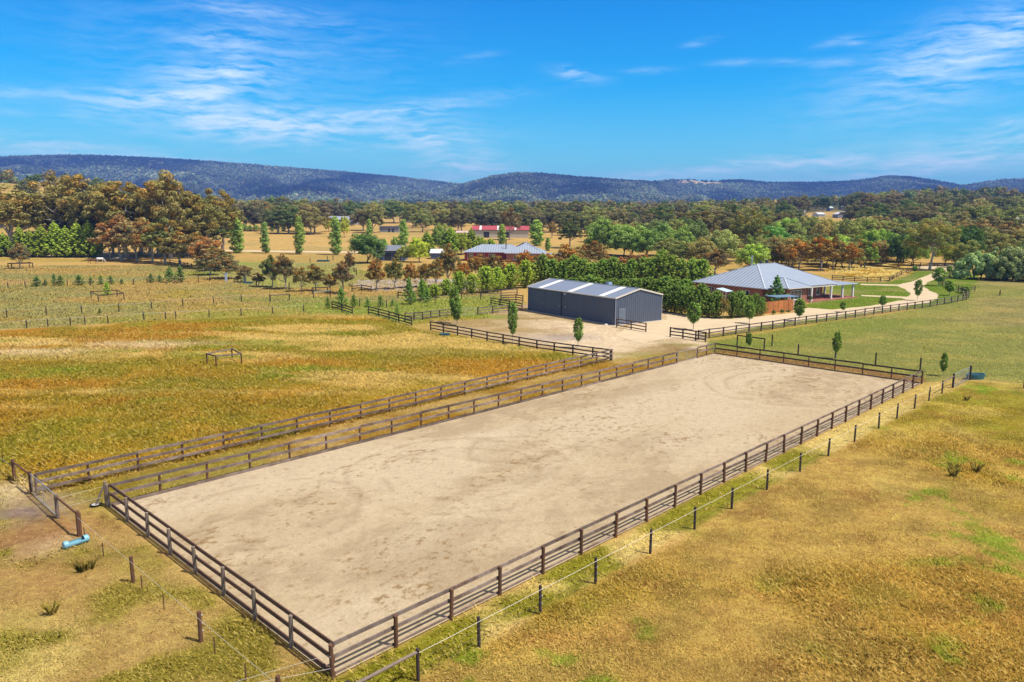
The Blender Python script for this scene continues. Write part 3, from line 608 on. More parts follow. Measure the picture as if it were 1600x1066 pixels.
def mesh_gate(label, p, q, H=1.15, z0=.1, wires=9, group='steel farm gates', mid=1):
    p = Vector((*p[:2], 0)); q = Vector((*q[:2], 0)); d = (q - p).normalized(); L_ = (q - p).length; root = thing('farm_gate', p, label, 'gate', group, math.atan2(d.y, d.x))
    b = MB(); r = .022
    b.cyl((.06, 0, H), (L_ - .06, 0, H), r); b.cyl((.06, 0, z0), (L_ - .06, 0, z0), r); b.cyl((.06, 0, z0), (.06, 0, H), r); b.cyl((L_ - .06, 0, z0), (L_ - .06, 0, H), r)
    b.build('gate_frame', M_galv, root)
    for k in range(1, mid + 1):
        b = MB(); b.cyl((L_ * k / (mid + 1), 0, z0), (L_ * k / (mid + 1), 0, H), r * .8); b.build('stay', M_galv, root)
    b = MB(); nv = int(L_ / .15)
    for k in range(1, wires): z = z0 + (H - z0) * k / wires; b.cyl((.06, 0, z), (L_ - .06, 0, z), .004, n=3, cap=False)
    for k in range(1, nv): b.cyl((L_ * k / nv, 0, z0), (L_ * k / nv, 0, H), .003, n=3, cap=False)
    b.build('wire_mesh', M_galv, root); b = MB(); b.box(L_ - .16, L_ - .02, -.03, .03, H * .62, H * .62 + .05); b.build('latch', M_galv, root); return root
mesh_gate('wire mesh farm gate in the left fence of the sand arena near its far corner', ARN(LA * 21 / 24 + .08, 20.05), ARN(LA * 22.55 / 24 - .08, 20.05), H=1.12)
# double post and brace at the arena's left corner
cb = ARN(.0, 20.45); root = thing('brace_post', (cb[0], cb[1], 0), 'weathered strainer post with a leaning brace at the left corner of the arena', 'post')
b = MB(); b.cyl((0, 0, -.2), (0, 0, 1.22), .085, .08, 10); b.build('post', M_postgrey, root); b = MB(); b.cyl((-.45, -.25, 0), (-.06, -.03, 1.0), .05, .05, 8); b.build('brace', M_postgrey, root)

# 3-rail paddock fence along the lane
a5 = G(57, 774); b5 = G(956, 563.5)
n5 = int(round(math.dist(a5, b5) / 2.52))
rail_fence('long three rail weathered fence between the left paddock and the grass lane', line_pts(a5, b5, n5), rails=(1.13, .74, .34), H=1.14, R=.065, postm=M_post, railm=M_rail, side=-1, group=GRPA, span=2, rail_h=.15)
GRPT = 'dark stained timber rail fences near the shed and drive'
F6 = [(673, 516), (693, 520), (715, 524), (737, 528), (761, 533), (786, 537.5), (811, 542), (839, 547), (866, 551), (895, 555), (926, 559), (957, 563)]
rail_fence('dark three rail fence between the left paddock and the bare shed yard', [G(*p) for p in F6][:-1] + [(b5[0] - .12, b5[1] + .15)], rails=(1.05, .66, .28), H=1.12, postm=M_dark, railm=M_dark, kind='square', R=.06, group=GRPT, rail_h=.13)
rail_fence('short dark rail fence at the near corner of the grey shed', [G(963.5, 511.6), G(986, 515), G(1009, 519)], rails=(1.08, .66, .26), H=1.16, postm=M_railbrown, railm=M_railbrown, kind='square', R=.06, group=GRPT, rail_h=.13, side=0)
rail_fence('short dark rail fence by the small tree where the drive meets the yard', [G(1047, 526.5), G(1067, 529), G(1087, 532.6), G(1102, 534.5)], rails=(1.10, .68, .28), H=1.2, postm=M_dark, railm=M_dark, kind='square', R=.065, group=GRPT, rail_h=.14)
F9 = [(1091, 531), (1108, 528.4), (1130, 525.6), (1149.6, 522.6), (1170, 520), (1189, 517.5), (1207, 515), (1225, 512), (1242, 509.3), (1259, 506.8), (1275.6, 504.6), (1291, 502.7), (1307, 500.6), (1321, 498.6), (1336, 496.5), (1351, 494), (1365, 492), (1378.5, 490), (1391, 488.2), (1404, 486.3), (1417, 484.6), (1429, 483), (1440.5, 481.2), (1453, 479.5), (1464, 477.6), (1475, 475.9), (1486, 473.9), (1496, 471.8), (1504, 470), (1510, 468.3), (1513, 466.5), (1513, 464.5), (1509, 462), (1503, 459), (1497, 456), (1490, 453.2), (1482, 450.5), (1477, 448), (1473, 445), (1473, 442), (1475, 439), (1479, 436), (1484, 433.3), (1490, 430.8), (1496, 428), (1502, 425.5), (1508, 423)]
rail_fence('long dark post and rail fence curving along the gravel drive to the entrance', [G(*p) for p in F9], rails=(1.05, .66, .28), H=1.15, postm=M_darkpost, railm=M_railmid, kind='square', R=.065, group=GRPT, rail_h=.13)
rail_fence('stub of dark fence joining the outer bend of the drive fence', [G(1513, 458), G(1523, 456)], rails=(1.0, .6), H=1.1, kind='square', R=.06, group=GRPT)
F10 = [(1300, 438), (1317, 439), (1335, 440.3), (1355, 441), (1375, 441), (1389.5, 440), (1395, 437), (1401, 434), (1408, 431), (1416, 428), (1423, 425.5), (1430, 423), (1437, 420)]
rail_fence('dark post and rail fence around the golden field behind the brick house', [G(*p) for p in F10], rails=(1.05, .66, .28), H=1.15, kind='square', R=.07, group=GRPT, rail_h=.14)
rail_fence('dark rail fence at the far entrance beneath the spreading gum', [G(1424, 416), G(1438, 417), G(1452, 417.5), G(1465, 418)], rails=(1.1, .6), H=1.3, kind='square', R=.09, group=GRPT, rail_h=.16)
rail_fence('dark rail fence along the back of the golden field', [G(1340, 411.5), G(1362, 411.5), G(1385, 412), G(1411, 412.5), G(1424, 416)], rails=(1.1, .6), H=1.3, kind='square', R=.08, group=GRPT, rail_h=.16)
rail_fence('short dark two bay fence in the field left of the young firs', [G(519, 482), G(534.6, 487), G(550.7, 492)], rails=(1.05, .66, .28), H=1.15, kind='square', R=.06, group=GRPT)
rail_fence('dark three rail fence of four bays at the far corner of the left paddock', [G(575.6, 490.5), G(591.5, 494.5), G(608, 499), G(623, 503.7), G(643.4, 509)], rails=(1.05, .66, .28), H=1.15, kind='square', R=.06, group=GRPT)
rail_fence('greyed three rail fence at the back of the yard, left of its wire gate', [G(633, 502), G(647, 500.8), G(660, 499.8), G(673, 498.3), G(687, 496.7), G(706, 495)], rails=(1.05, .66, .28), H=1.12, postm=M_darkpost, railm=M_railmid, kind='square', R=.06, group=GRPT)
rail_fence('greyed three rail fence at the yard back, between wire gate and shed', [G(746.5, 492.6), G(769.5, 490), G(794, 488.3)], rails=(1.05, .66, .28), H=1.15, postm=M_darkpost, railm=M_railmid, kind='square', R=.06, group=GRPT)
mesh_gate('silver wire mesh gate in the greyed fence at the back of the yard', G(708, 495), G(745, 492.7), H=1.1)
rail_fence('dark rails of the small stock yard just left of the shed, front run', [G(767, 476.5), G(781, 479), G(796, 482), G(816, 486.3)], rails=(1.1, .72, .34), H=1.25, kind='square', R=.06, group=GRPT)
rail_fence('dark rails of the small stock yard left of the shed, middle run', [G(783, 472), G(806, 471), G(817, 473)], rails=(1.1, .72, .34), H=1.25, kind='square', R=.06, group=GRPT)
rail_fence('pale top rail fence behind the small stock yard left of the shed', [G(752, 464), G(783, 463.5), G(808, 462)], rails=(1.1, .6), H=1.2, kind='square', R=.06, railm=M_railmid, group=GRPT)
rail_fence('dark two rail fence at the end of the grey gravel yard among the small gums', [G(550, 456), G(565, 454.6), G(580, 457)], rails=(1.05, .6), H=1.2, kind='square', R=.07, group=GRPT)
rail_fence('dark rails half hidden by the young conifers right of the grey gravel yard', [G(622, 466.5), G(640, 468), G(668, 458), G(702, 458)], rails=(1.05, .6), H=1.2, kind='square', R=.07, group=GRPT)
rail_fence('dark fence behind the hedge next to the far dry field', [G(1068, 437), G(1082, 436.5), G(1096, 436), G(1110, 435)], rails=(1.05, .6), H=1.3, kind='square', R=.09, group=GRPT, rail_h=.2)
rail_fence('dark fence glimpsed among the gums along the drive, beyond the conifer row', [GT(252, 411)[:2], GT(266, 413)[:2], GT(280, 415.5)[:2], GT(293, 418)[:2], GT(300, 420)[:2]], rails=(1.1, .6), H=1.4, kind='square', R=.09, group=GRPT, rail_h=.16)

# open timber squares that guard trees, and jump rails
def guard(label, corners, H, railm=M_railmid, postm=M_post, group='open timber tree guards in the paddocks', skip=(), w_=.1):
    pts = [G(*c) for c in corners]; org = (pts[0][0], pts[0][1], 0); root = thing('tree_guard', org, label, 'tree guard', group)
    pm = post_mesh('square', postm, H, .055 * w_ / .1)
    for p in pts: link('post', pm, root, (p[0] - org[0], p[1] - org[1], 0))
    rm = unit_box('rail', railm, .05, w_ * 1.3); n_ = len(pts)
    for i in range(n_ if n_ > 2 else 1):
        if i in skip: continue
        p, q = pts[i], pts[(i + 1) % n_]; bar('rail', rm, root, (*p, H - w_ * .7), (*q, H - w_ * .7 + .002 * i), org)
    return root
guard('weathered timber tree guard standing empty in the left paddock, grass inside it', [(323.6, 568.6), (338, 572.5), (377.5, 568.6), (363, 560)], 1.05, M_railmid, skip=())
guard('dark timber guard around the bright green sapling in the far left field', [(142.7, 465.7), (154, 472), (194, 468.6), (183.5, 463.5)], 1.15, M_dark, M_darkpost)
guard('dark timber guard around the small brown gum in front of the conifer row', [(13, 419), (18.5, 420), (51.5, 418.5), (46, 417)], 1.3, M_dark, M_darkpost, w_=.14)
guard('dark post and rail guard by the sapling just behind the arena far end', [(1151.5, 541), (1193.7, 547), (1206, 541), (1166, 536.5)], 1.3, M_dark, M_darkpost, skip=(1, 2, 3))
guard('pale top rail on two dark posts standing in the field left of the young conifers', [(422.4, 472), (452.4, 470)], 1.15, M_railmid, M_darkpost, group='single rails on two posts in the fields', w_=.12)
guard('pale rail on two dark posts beneath the small gums', [(490, 466), (516, 463.8)], 1.15, M_galv, M_darkpost, group='single rails on two posts in the fields', w_=.12)
guard('dark rail on two posts behind the pale one beneath the small gums', [(488, 459.5), (512, 459)], 1.2, M_dark, M_darkpost, group='single rails on two posts in the fields', w_=.12)

# wire fences
def wire_fence(label, pts, H=1.15, R=.06, postm=None, tape=M_white, tape_w=.012, wires=(1.0, .75, .5, .28), ins=True, droppers=(), drop_h=.72, group='post and wire fences', offs=None, top=None, tapeh=None, nowire_last=False):
    postm = postm or M_darkpost; P3 = [Vector((p[0], p[1], float(hgt(p[0], p[1])))) for p in pts]; org = P3[0].copy()
    root = thing('wire_fence', org, label, 'wire fence', group); pm = post_mesh('round', postm, H, R)
    for p in P3:
        o = link('post', pm, root, p - org); o.rotation_euler = (random.uniform(-.02, .02), random.uniform(-.02, .02), random.uniform(0, 3))
        if ins:
            d = (P3[1] - P3[0]).normalized(); nrm = Vector((d.y, -d.x, 0)) * (R + .012); b_ = MB()
            k = ('ins', R)
            if k not in _mc:
                for z in (.35, .6, .85): b_.box(-.02, .02, -.02, .02, z * H, z * H + .05)
                _mc[k] = b_.mesh('insulators', M_white)
            link('insulators', _mc[k], o, (R + .01, 0, 0))
    for z in wires:
        for i in range(len(P3) - 1):
            b_ = MB(); p, q = P3[i] + Vector((0, 0, z)), P3[i + 1] + Vector((0, 0, z)); m = (p + q) / 2 - Vector((0, 0, .012))
            r = tape_w if z == wires[0] else .0022
            d = (q - p).normalized(); nn_ = Vector((d.y, -d.x, 0)) * (R + .01)
            b_.cyl(p + nn_ - org, m + nn_ - org, r, n=4, cap=False); b_.cyl(m + nn_ - org, q + nn_ - org, r, n=4, cap=False)
            b_.build('wire', tape if z == wires[0] else M_wire, root)
    dm = None
    for (x_, y_) in droppers:
        if dm is None: b_ = MB(); b_.box(-.018, .018, -.012, .012, -.1, drop_h); dm = b_.mesh('dropper', M_post)
        link('dropper', dm, root, Vector((x_, y_, float(hgt(x_, y_)))) - org)
    return root
W1 = [(655, 1065), (749, 1012), (855, 965), (944.6, 918), (1023.5, 868), (1093.5, 830), (1151.7, 798), (1207, 767.5), (1254.6, 738), (1295.5, 713), (1334, 690), (1368, 668.5), (1399, 653.5), (1425.5, 638.2), (1449.5, 626.2), (1471.6, 615.3), (1488, 606)]
p0 = np.array(G(655, 1063)); p1 = np.array(G(1471.6, 615.3)); ts = []
for q in W1:
    e = np.array(G(*q)); ts.append(float((e - p0) @ (p1 - p0) / np.linalg.norm(p1 - p0) ** 2))
wire_fence('white wire fence with dark round posts beside the right edge of the arena', [tuple(p0 + (p1 - p0) * k) for k in ts[:16]], H=1.12, tape_w=.009)
e0 = p0 + (p1 - p0) * ts[15]; e1 = p0 + (p1 - p0) * ts[16]; e2 = np.array(G(1513.5, 594))
root = thing('strainer_rail', (e0[0], e0[1], 0), 'pale horizontal brace rail between two strainer posts left of the right hand steel gate', 'strainer', 'strainer assemblies', 0)
b = MB(); v_ = e1 - e0; b.cyl((0, 0, 1.0), (v_[0], v_[1], 1.02), .05, .05, 8); b.build('rail', M_rail, root); link('post', post_mesh('round', M_darkpost, 1.25, .085), root, (v_[0], v_[1], 0))
mesh_gate('steel mesh gate between the dark posts beyond the right corner of the arena', (e1[0] + .1, e1[1] + .05), (e2[0], e2[1]), H=1.18)
tag(link('strainer_post', post_mesh('round', M_darkpost, 1.32, .09), None, (e2[0] + .12, e2[1] + .05, 0)), 'thick dark gate post standing beside the teal trough', 'post', 'lone posts')
# near end assembly at the bottom edge
q0 = np.array(G(590, 1100)); root = thing('strainer_rail', (p0[0], p0[1], 0), 'pale round brace rail sloping away from the nearest post of the arena wire fence', 'strainer', 'strainer assemblies')
v_ = (p0 - p1) / np.linalg.norm(p0 - p1) * 2.6; b = MB(); b.cyl((v_[0] * .02, v_[1] * .02, 1.0), (v_[0], v_[1], .98), .055, .055, 10); b.build('rail', M_postgrey, root); link('post', post_mesh('round', M_darkpost, 1.2, .08), root, (v_[0], v_[1], 0))
# lower-left wire fence
W2 = [(124, 838), (206.5, 911), (314, 1003)]
pa, pb = np.array(G(126, 838)), np.array(G(314, 1003)); dd = pb - pa
dr = [tuple(pa + dd * float((np.array(G(*q)) - pa) @ dd / (dd @ dd))) for q in ((147, 857), (176.5, 884), (238, 937), (273, 966), (355.5, 1036), (403, 1076))]
dr = [tuple(pa + dd * k) for k in [float((np.array(G(*q)) - pa) @ dd / (dd @ dd)) for q in ((147, 840), (176.5, 865), (238, 917), (273, 946.5), (355.5, 1014), (403, 1056))]]
pc_ = pa + dd * float((np.array(G(456, 1100)) - pa) @ dd / (dd @ dd))
wire_fence('low wire fence with thin stakes running down past the near end of the arena', [tuple(pa), tuple(pa + dd * float((np.array(G(206.5, 911)) - pa) @ dd / (dd @ dd))), tuple(pb), tuple(pc_)], H=1.12, R=.075, postm=M_post, tape_w=.006, droppers=dr, drop_h=.62, wires=(.95, .5))
# tapes tied from arena corner posts
def tape(label, segs):
    b_ = MB(); o = Vector(segs[0])
    for p, q in zip(segs[:-1], segs[1:]): b_.cyl(Vector(p) - o, Vector(q) - o, .006, n=5)
    tag(b_.build('electric_tape', M_white, None, o), label, 'fence tape', 'white electric tapes')
tape('white electric tape tied low on the near corner post of the arena', [(*ARN(-.09, -.05)[:2], .42), (*ARN(-2.6, 1.3)[:2], .35)])
tape('white electric tape tied around the upper near corner post of the arena', [(*ARN(-.09, -.08)[:2], .82), (*ARN(-.09, .12)[:2], .80), (*ARN(-2.4, 1.6)[:2], .30)])
g2_, g1_, g0_ = np.array(G(89, 808.5)), np.array(G(51, 773)), np.array(G(23, 751)); g3_ = np.array(G(124, 838))
tape('upper white tape across the lane from the arena corner to the left gate', [(*cb[:2], .98), (g2_[0] + .1, g2_[1] + .08, .95)])
tape('lower white tape across the lane from the arena corner to the left gate', [(*cb[:2], .45), (g2_[0] + .1, g2_[1] + .08, .42)])
# left gate assembly
mesh_gate('galvanised mesh farm gate in the fence left of the arena', (g2_[0], g2_[1]), (g1_[0], g1_[1]), H=1.15)
for (pp, lab) in ((g0_, 'dark strainer post at the left end of the top rail beyond the galvanised gate'), (g1_ + (g1_ - g2_) * .04, 'dark gate post where the galvanised gate meets the three rail fence'), (g2_ + (g2_ - g1_) * .04, 'mossy grey gate post at the right end of the galvanised gate'), (g3_, 'tall brown strainer post standing beside the pale blue trough')):
    tag(link('gate_post', post_mesh('round', M_postgrey if 'mossy' in lab else M_post, 1.22, .09), None, (pp[0], pp[1], 0)), lab, 'post', 'strainer posts of the left gate')
for p, q, lab in ((g0_, g1_, 'brown top rail between two strainer posts left of the galvanised gate'), (g2_, g3_, 'brown top rail between the galvanised gate and the post by the pale blue trough')):
    b = MB(); d_ = q - p; b.cyl((0, 0, 1.08), (d_[0], d_[1], 1.06), .05, .05, 8); r_ = tag(b.build('brace_rail', M_post, None, (p[0], p[1], 0)), lab, 'brace rail', 'brace rails of the left gate')
    b = MB(); b.cyl((0, 0, .95), (d_[0], d_[1], .2), .005, n=4); b.cyl((0, 0, .2), (d_[0], d_[1], .95), .005, n=4); b.build('wire', M_galv, r_)
wd = (g0_ - g1_) / np.linalg.norm(g0_ - g1_)
wire_fence('thin wire fence leaving the picture beyond the far left gate post', [tuple(g0_ + wd * .1), tuple(g0_ + wd * 6)], H=.75, R=.025, postm=M_post, wires=(.7, .4), ins=False, tape_w=.006, droppers=[G(4.7, 723)])

def pl(*q): return [G(*c) for c in q]
wire_fence('white tape fence with dark posts crossing the far left field, front line', pl((-40, 520), (42, 513), (75, 511), (110.6, 509), (133, 507.5), (169, 506), (225, 501), (259, 499.5), (275, 498.7), (327, 496), (377, 493.5), (426, 491), (474.5, 487.5)), H=1.1, R=.075, tape_w=.012, wires=(1.0, .55), ins=False)
wire_fence('white tape fence with dark posts crossing the far left field, second line', pl((-50, 500), (11, 497), (72.6, 493.5), (128, 491), (186, 487.5), (237, 483.5), (286, 479), (334, 475.5), (377.5, 472), (422, 471)), H=1.25, R=.08, tape_w=.011, wires=(1.1, .6), ins=False)
wire_fence('white tape fence behind the row of young conifers in the left field', pl((-30, 453), (12.7, 451), (39.7, 449), (70, 448), (105.6, 447), (141.6, 447), (209, 445.5), (230, 443), (273.6, 442.5), (310, 441), (327.7, 440), (353, 440)), H=1.25, R=.09, tape_w=.011, wires=(1.1, .6), ins=False)
wire_fence('plain wire fence with dark posts between the paddock and the grey gravel yard', pl((562, 480), (604, 481), (642, 477), (680, 474), (721, 468), (751, 468.5)), H=1.2, R=.07, wires=(1.05, .55), ins=False, tape_w=.006)
wire_fence('plain wire fence in the dry field in front of the tall poplars', pl((470, 394), (520, 394), (560, 394), (600, 395)), H=1.2, R=.07, wires=(1.05,), ins=False, tape_w=.006)
for (px, py, h_, lab) in ((1246.8, 554.6, 1.15, 'dark post standing in the field behind the arena, leftmost of its line'), (1305, 560, 1.15, 'dark post against the stem of the tallest sapling behind the arena'), (1367.6, 571.5, 1.3, 'dark post in the field behind the arena, right of the tallest sapling'), (1437, 583, 1.45, 'dark post showing just above the right corner of the arena'),
                        (1562, 462.5, 1.1, 'lone dark post out in the open green paddock'), (1600, 607, 1.2, 'dark post at the right edge where golden grass meets green'), (484.7, 411, 1.5, 'dark post beside the two round troughs in the far left paddock'), (511.7, 408.8, 1.6, 'dark post right of the two round troughs'), (520.5, 407.5, 1.6, 'dark post of the pair farthest right of the round troughs'),
                        (401, 449, 2.0, 'dark post amid the row of small grey gums'), (452, 453.5, 1.4, 'dark post under the middle of the small gum row'), (557, 431, 1.8, 'dark post on the green lawn beside the narrow dark gum')):
    x_, y_ = G(px, py); tag(link('fence_post', post_mesh('round', M_darkpost, h_, .075 if py > 500 else .11), None, (x_, y_, 0)), lab, 'post', 'lone posts')
for (px, py, lab) in ((353.5, 440, 'white painted gate post at the pale track under the small gums'), (382.5, 440, 'white painted post right of the pale track under the small gums')):
    x_, y_ = G(px, py); b = MB(); b.box(-.22, .22, -.12, .12, 0, 1.7); b.box(-.28, .28, -.16, .16, 1.7, 1.8); tag(b.build('gate_post', simple('pale_blue_paint', (.45, .55, .68), .5, .1), None, (x_, y_, 0)), lab, 'post', 'pale gate posts')

# ================================================================== troughs
M_blue = simple('pale_blue_plastic', (.22, .50, .62), .35, .12, 6, 0, .5); M_teal = simple('teal_plastic', (.03, .16, .20), .4, .15, 6, 0, .5); M_water = simple('trough_water', (.03, .06, .07), .08, .1, 3, 0, .6)
x_, y_ = G(119, 852); root = thing('water_trough', (x_, y_, 0), 'pale blue half barrel trough lying open on the grass by the brown strainer post', 'trough', None, UANG + .15)
b = MB(); n_ = 20; L_ = .50; R_ = .165
for s_ in range(n_):     # barrel on its side, with the upper middle cut away
    a0, a1 = 2 * math.pi * s_ / n_, 2 * math.pi * (s_ + 1) / n_
    for (x0, x1) in ((-L_, -.34), (-.34, .32), (.32, L_)):
        if x0 == -.34 and math.sin((a0 + a1) / 2) > .30: continue
        for r0, fl in ((R_, 1), (R_ - .02, -1)):
            k0 = .86 if abs(x0) > .5 else 1; k1 = .86 if abs(x1) > .5 else 1
            q = [(x0, math.cos(a0) * r0 * k0, R_ + math.sin(a0) * r0 * k0), (x1, math.cos(a0) * r0 * k1, R_ + math.sin(a0) * r0 * k1), (x1, math.cos(a1) * r0 * k1, R_ + math.sin(a1) * r0 * k1), (x0, math.cos(a1) * r0 * k0, R_ + math.sin(a1) * r0 * k0)]
            b.quad(q if fl > 0 else q[::-1])
for sx in (-1, 1): b.quad([(sx * L_, math.cos(2 * math.pi * i / n_) * R_ * .86, R_ + math.sin(2 * math.pi * i / n_) * R_ * .86) for i in range(n_)][::sx])
b.build('shell', M_blue, root)
for x0 in (-L_, L_): b = MB(); b.cyl((x0 - .02, 0, R_), (x0 + .02, 0, R_), R_ * .9, n=20); b.build('rim', M_blue, root)
b = MB(); b.box(-.34, .32, -.13, .13, .07, .09); b.build('water', M_water, root)
def tub(name, lab, px, py, rx, ry, h, mat, rz=0, grp=None):
    x_, y_ = G(px, py); root = thing(name, (x_, y_, 0), lab, 'trough', grp, rz); b = MB(); n_ = 20
    for i in range(n_):
        a0, a1 = 2 * math.pi * i / n_, 2 * math.pi * (i + 1) / n_
        def e(a, k, z): return (math.cos(a) * rx * k, math.sin(a) * ry * k, z)
        b.quad([e(a0, .86, 0), e(a1, .86, 0), e(a1, 1, h), e(a0, 1, h)]); b.quad([e(a0, 1, h), e(a1, 1, h), e(a1, .9, h), e(a0, .9, h)]); b.quad([e(a0, .9, h), e(a1, .9, h), e(a1, .8, .1), e(a0, .8, .1)])
    b.build('tub', mat, root); b = MB(); b.quad([(math.cos(2 * math.pi * i / n_) * rx * .88, math.sin(2 * math.pi * i / n_) * ry * .88, h * .8) for i in range(n_)]); b.build('water', M_water, root)
tub('water_trough', 'teal oval water trough beside the dark gate post at the right corner', 1524, 592, .95, .5, .45, M_teal, .2)
tub('water_trough', 'dark green round trough under the dark yard fence in the left paddock', 695, 525, .65, .5, .3, M_teal, 0)
tub('water_trough', 'left one of two round dark troughs in the far paddock', 500.5, 409, 1.1, .6, .5, M_teal, 0, 'paired round troughs'); tub('water_trough', 'right one of two round dark troughs in the far paddock', 510, 409, 1.1, .6, .5, M_teal, 0, 'paired round troughs')
tub('water_trough', 'small dark trough beneath the row of grey gums', 387.5, 443.5, 1.0, .5, .4, M_teal, 0)
x_, y_ = G(149, 791); b = MB(); b.cyl((0, 0, 0), (0, 0, .10), .2, .25, 14); r_ = tag(b.build('item_shadow_pan', M_blackp, None, (x_, y_, 0)), 'small item and shadow as dark feed pan on the grass at the left arena corner', 'feed pan')  # black body takes in the shadow around a small unidentified item
b = MB(); b.cyl((.02, 0, .1), (.02, 0, .105), .18, .18, 14); b.build('disc', simple('disc_grey', (.5, .5, .48), .7, .2), r_)

# ================================================================== buildings
def steel(name, col, axis, rib=.19, rough=.45, strength=.5, metal=.0, dist=.03):
    m, n, b_, out = newmat(name); tcn = n.node('ShaderNodeTexCoord').outputs['Object']
    w_ = n.node('ShaderNodeTexWave', wave_type='BANDS', bands_direction=axis, wave_profile='SIN'); n.put(w_.inputs[0], tcn); w_.inputs['Scale'].default_value = 1 / rib / 3.18 / (1.414 if axis == 'DIAGONAL' else 1)
    nz = n.noise(n.vmap(tcn, (1, 1, .3)), .7, 4, .6); nz2 = n.noise(tcn, 6, 3, .6)
    f = n.math('ADD', n.math('ADD', n.math('MULTIPLY', nz, .22), n.math('MULTIPLY', nz2, .10)), .84)
    sc_ = n.node('ShaderNodeVectorMath', operation='SCALE'); sc_.inputs[0].default_value = col; n.put(sc_.inputs['Scale'], f); n.put(b_.inputs['Base Color'], sc_.outputs[0])
    b_.inputs['Roughness'].default_value = rough; b_.inputs['Metallic'].default_value = metal; b_.inputs['Specular IOR Level'].default_value = .4
    bp_ = n.node('ShaderNodeBump'); bp_.inputs['Strength'].default_value = strength; bp_.inputs['Distance'].default_value = dist; n.put(bp_.inputs['Height'], w_.outputs['Fac']); n.put(b_.inputs['Normal'], bp_.outputs[0]); return m
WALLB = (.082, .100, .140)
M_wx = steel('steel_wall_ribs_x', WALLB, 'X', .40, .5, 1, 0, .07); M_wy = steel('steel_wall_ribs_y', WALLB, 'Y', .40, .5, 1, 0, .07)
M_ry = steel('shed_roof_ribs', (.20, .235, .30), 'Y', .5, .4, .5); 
M_hx = steel('house_roof_ribs_x', (.29, .34, .41), 'X', .76, .35, 1, 0, .085); M_hy = steel('house_roof_ribs_y', (.29, .34, .41), 'Y', .76, .35, 1, 0, .085)
M_cream = simple('cream_trim', (.72, .66, .56), .5, .08); M_whitep = simple('white_paint', (.80, .79, .76), .5, .06); M_sky = simple('translucent_sheet', (.80, .80, .77), .45, .05)
M_glass = simple('window_glass', (.03, .04, .05), .06, .1, 1, 0, .8); M_cap = simple('ridge_capping', (.50, .55, .62), .35, .08)
M_dkgrey = simple('charcoal_paint', (.04, .045, .055), .5, .1); M_conc = simple('concrete', (.55, .50, .43), .85, .15, 2)
def brickmat(name, c1, c2):
    m, n, b_, out = newmat(name); tcn = n.node('ShaderNodeTexCoord').outputs['Object']
    sp = n.node('ShaderNodeSeparateXYZ'); n.put(sp.inputs[0], tcn); cm = n.node('ShaderNodeCombineXYZ'); n.put(cm.inputs[0], n.math('ADD', sp.outputs[0], sp.outputs[1])); n.put(cm.inputs[1], sp.outputs[2])
    bt = n.node('ShaderNodeTexBrick'); n.put(bt.inputs['Vector'], cm.outputs[0]); bt.inputs['Color1'].default_value = (*c1, 1); bt.inputs['Color2'].default_value = (*c2, 1); bt.inputs['Mortar'].default_value = (.42, .36, .30, 1)
    bt.inputs['Scale'].default_value = 1; bt.inputs['Mortar Size'].default_value = .008; bt.inputs['Brick Width'].default_value = .24; bt.inputs['Row Height'].default_value = .086
    n.put(b_.inputs['Base Color'], n.mix(n.math('MULTIPLY', n.noise(tcn, 1.5, 4, .6), .5), bt.outputs[0], (.25, .10, .06))); b_.inputs['Roughness'].default_value = .9; return m
M_brick = brickmat('red_brick', (.42, .13, .065), (.30, .085, .05))
M_deck = brickmat('red_paving', (.36, .13, .09), (.28, .09, .07))

# ---- machinery shed
so_ = np.array(G(961, 508.7)); sh = thing('machinery_shed', (so_[0], so_[1], 0), 'large blue grey steel shed with white skylight strips beside the bare yard', 'shed', None, math.radians(36))
W_, L_, E_, RZ = 8.75, 19.0, 3.62, 4.62
def frame_wall(mb, m=0): pass
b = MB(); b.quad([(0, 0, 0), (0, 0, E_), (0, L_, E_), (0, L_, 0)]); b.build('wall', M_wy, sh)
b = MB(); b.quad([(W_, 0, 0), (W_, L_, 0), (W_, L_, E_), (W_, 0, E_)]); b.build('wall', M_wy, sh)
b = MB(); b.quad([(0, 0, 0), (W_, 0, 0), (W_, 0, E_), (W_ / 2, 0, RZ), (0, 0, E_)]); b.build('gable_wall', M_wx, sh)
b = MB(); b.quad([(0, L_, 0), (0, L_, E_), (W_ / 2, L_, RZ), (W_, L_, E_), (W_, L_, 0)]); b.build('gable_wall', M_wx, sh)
b = MB(); o_ = .08; sl_ = (RZ - E_) / (W_ / 2)
for s_ in (0, 1):
    x0, x1 = ((-o_, W_ / 2) if s_ == 0 else (W_ / 2, W_ + o_)); z0 = E_ - sl_ * o_ if s_ == 0 else RZ; z1 = RZ if s_ == 0 else E_ - sl_ * o_
    b.hexa([(x0, -o_, z0 + .01), (x1, -o_, z1 + .01), (x1, L_ + o_, z1 + .01), (x0, L_ + o_, z0 + .01), (x0, -o_, z0 + .05), (x1, -o_, z1 + .05), (x1, L_ + o_, z1 + .05), (x0, L_ + o_, z0 + .05)])
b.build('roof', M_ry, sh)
for y0 in (2.35, 8.9, 15.6):
    for s_ in (0, 1):
        b = MB(); x0, x1 = ((.03, W_ / 2 - .1) if s_ == 0 else (W_ / 2 + .1, W_ - .03)); zf = lambda x: (E_ + sl_ * x if s_ == 0 else E_ + sl_ * (W_ - x)) + .062
        b.quad([(x0, y0, zf(x0)), (x1, y0, zf(x1)), (x1, y0 + 1.05, zf(x1)), (x0, y0 + 1.05, zf(x0))]); b.build('skylight_strip', M_sky, sh)
b = MB(); b.beam((-.1, -.1, E_ - .02), (W_ / 2, -.1, RZ - .0), .05, .2); b.beam((W_ / 2, -.1, RZ), (W_ + .1, -.1, E_ - .02), .05, .2); b.build('barge_flashing', M_cream, sh)
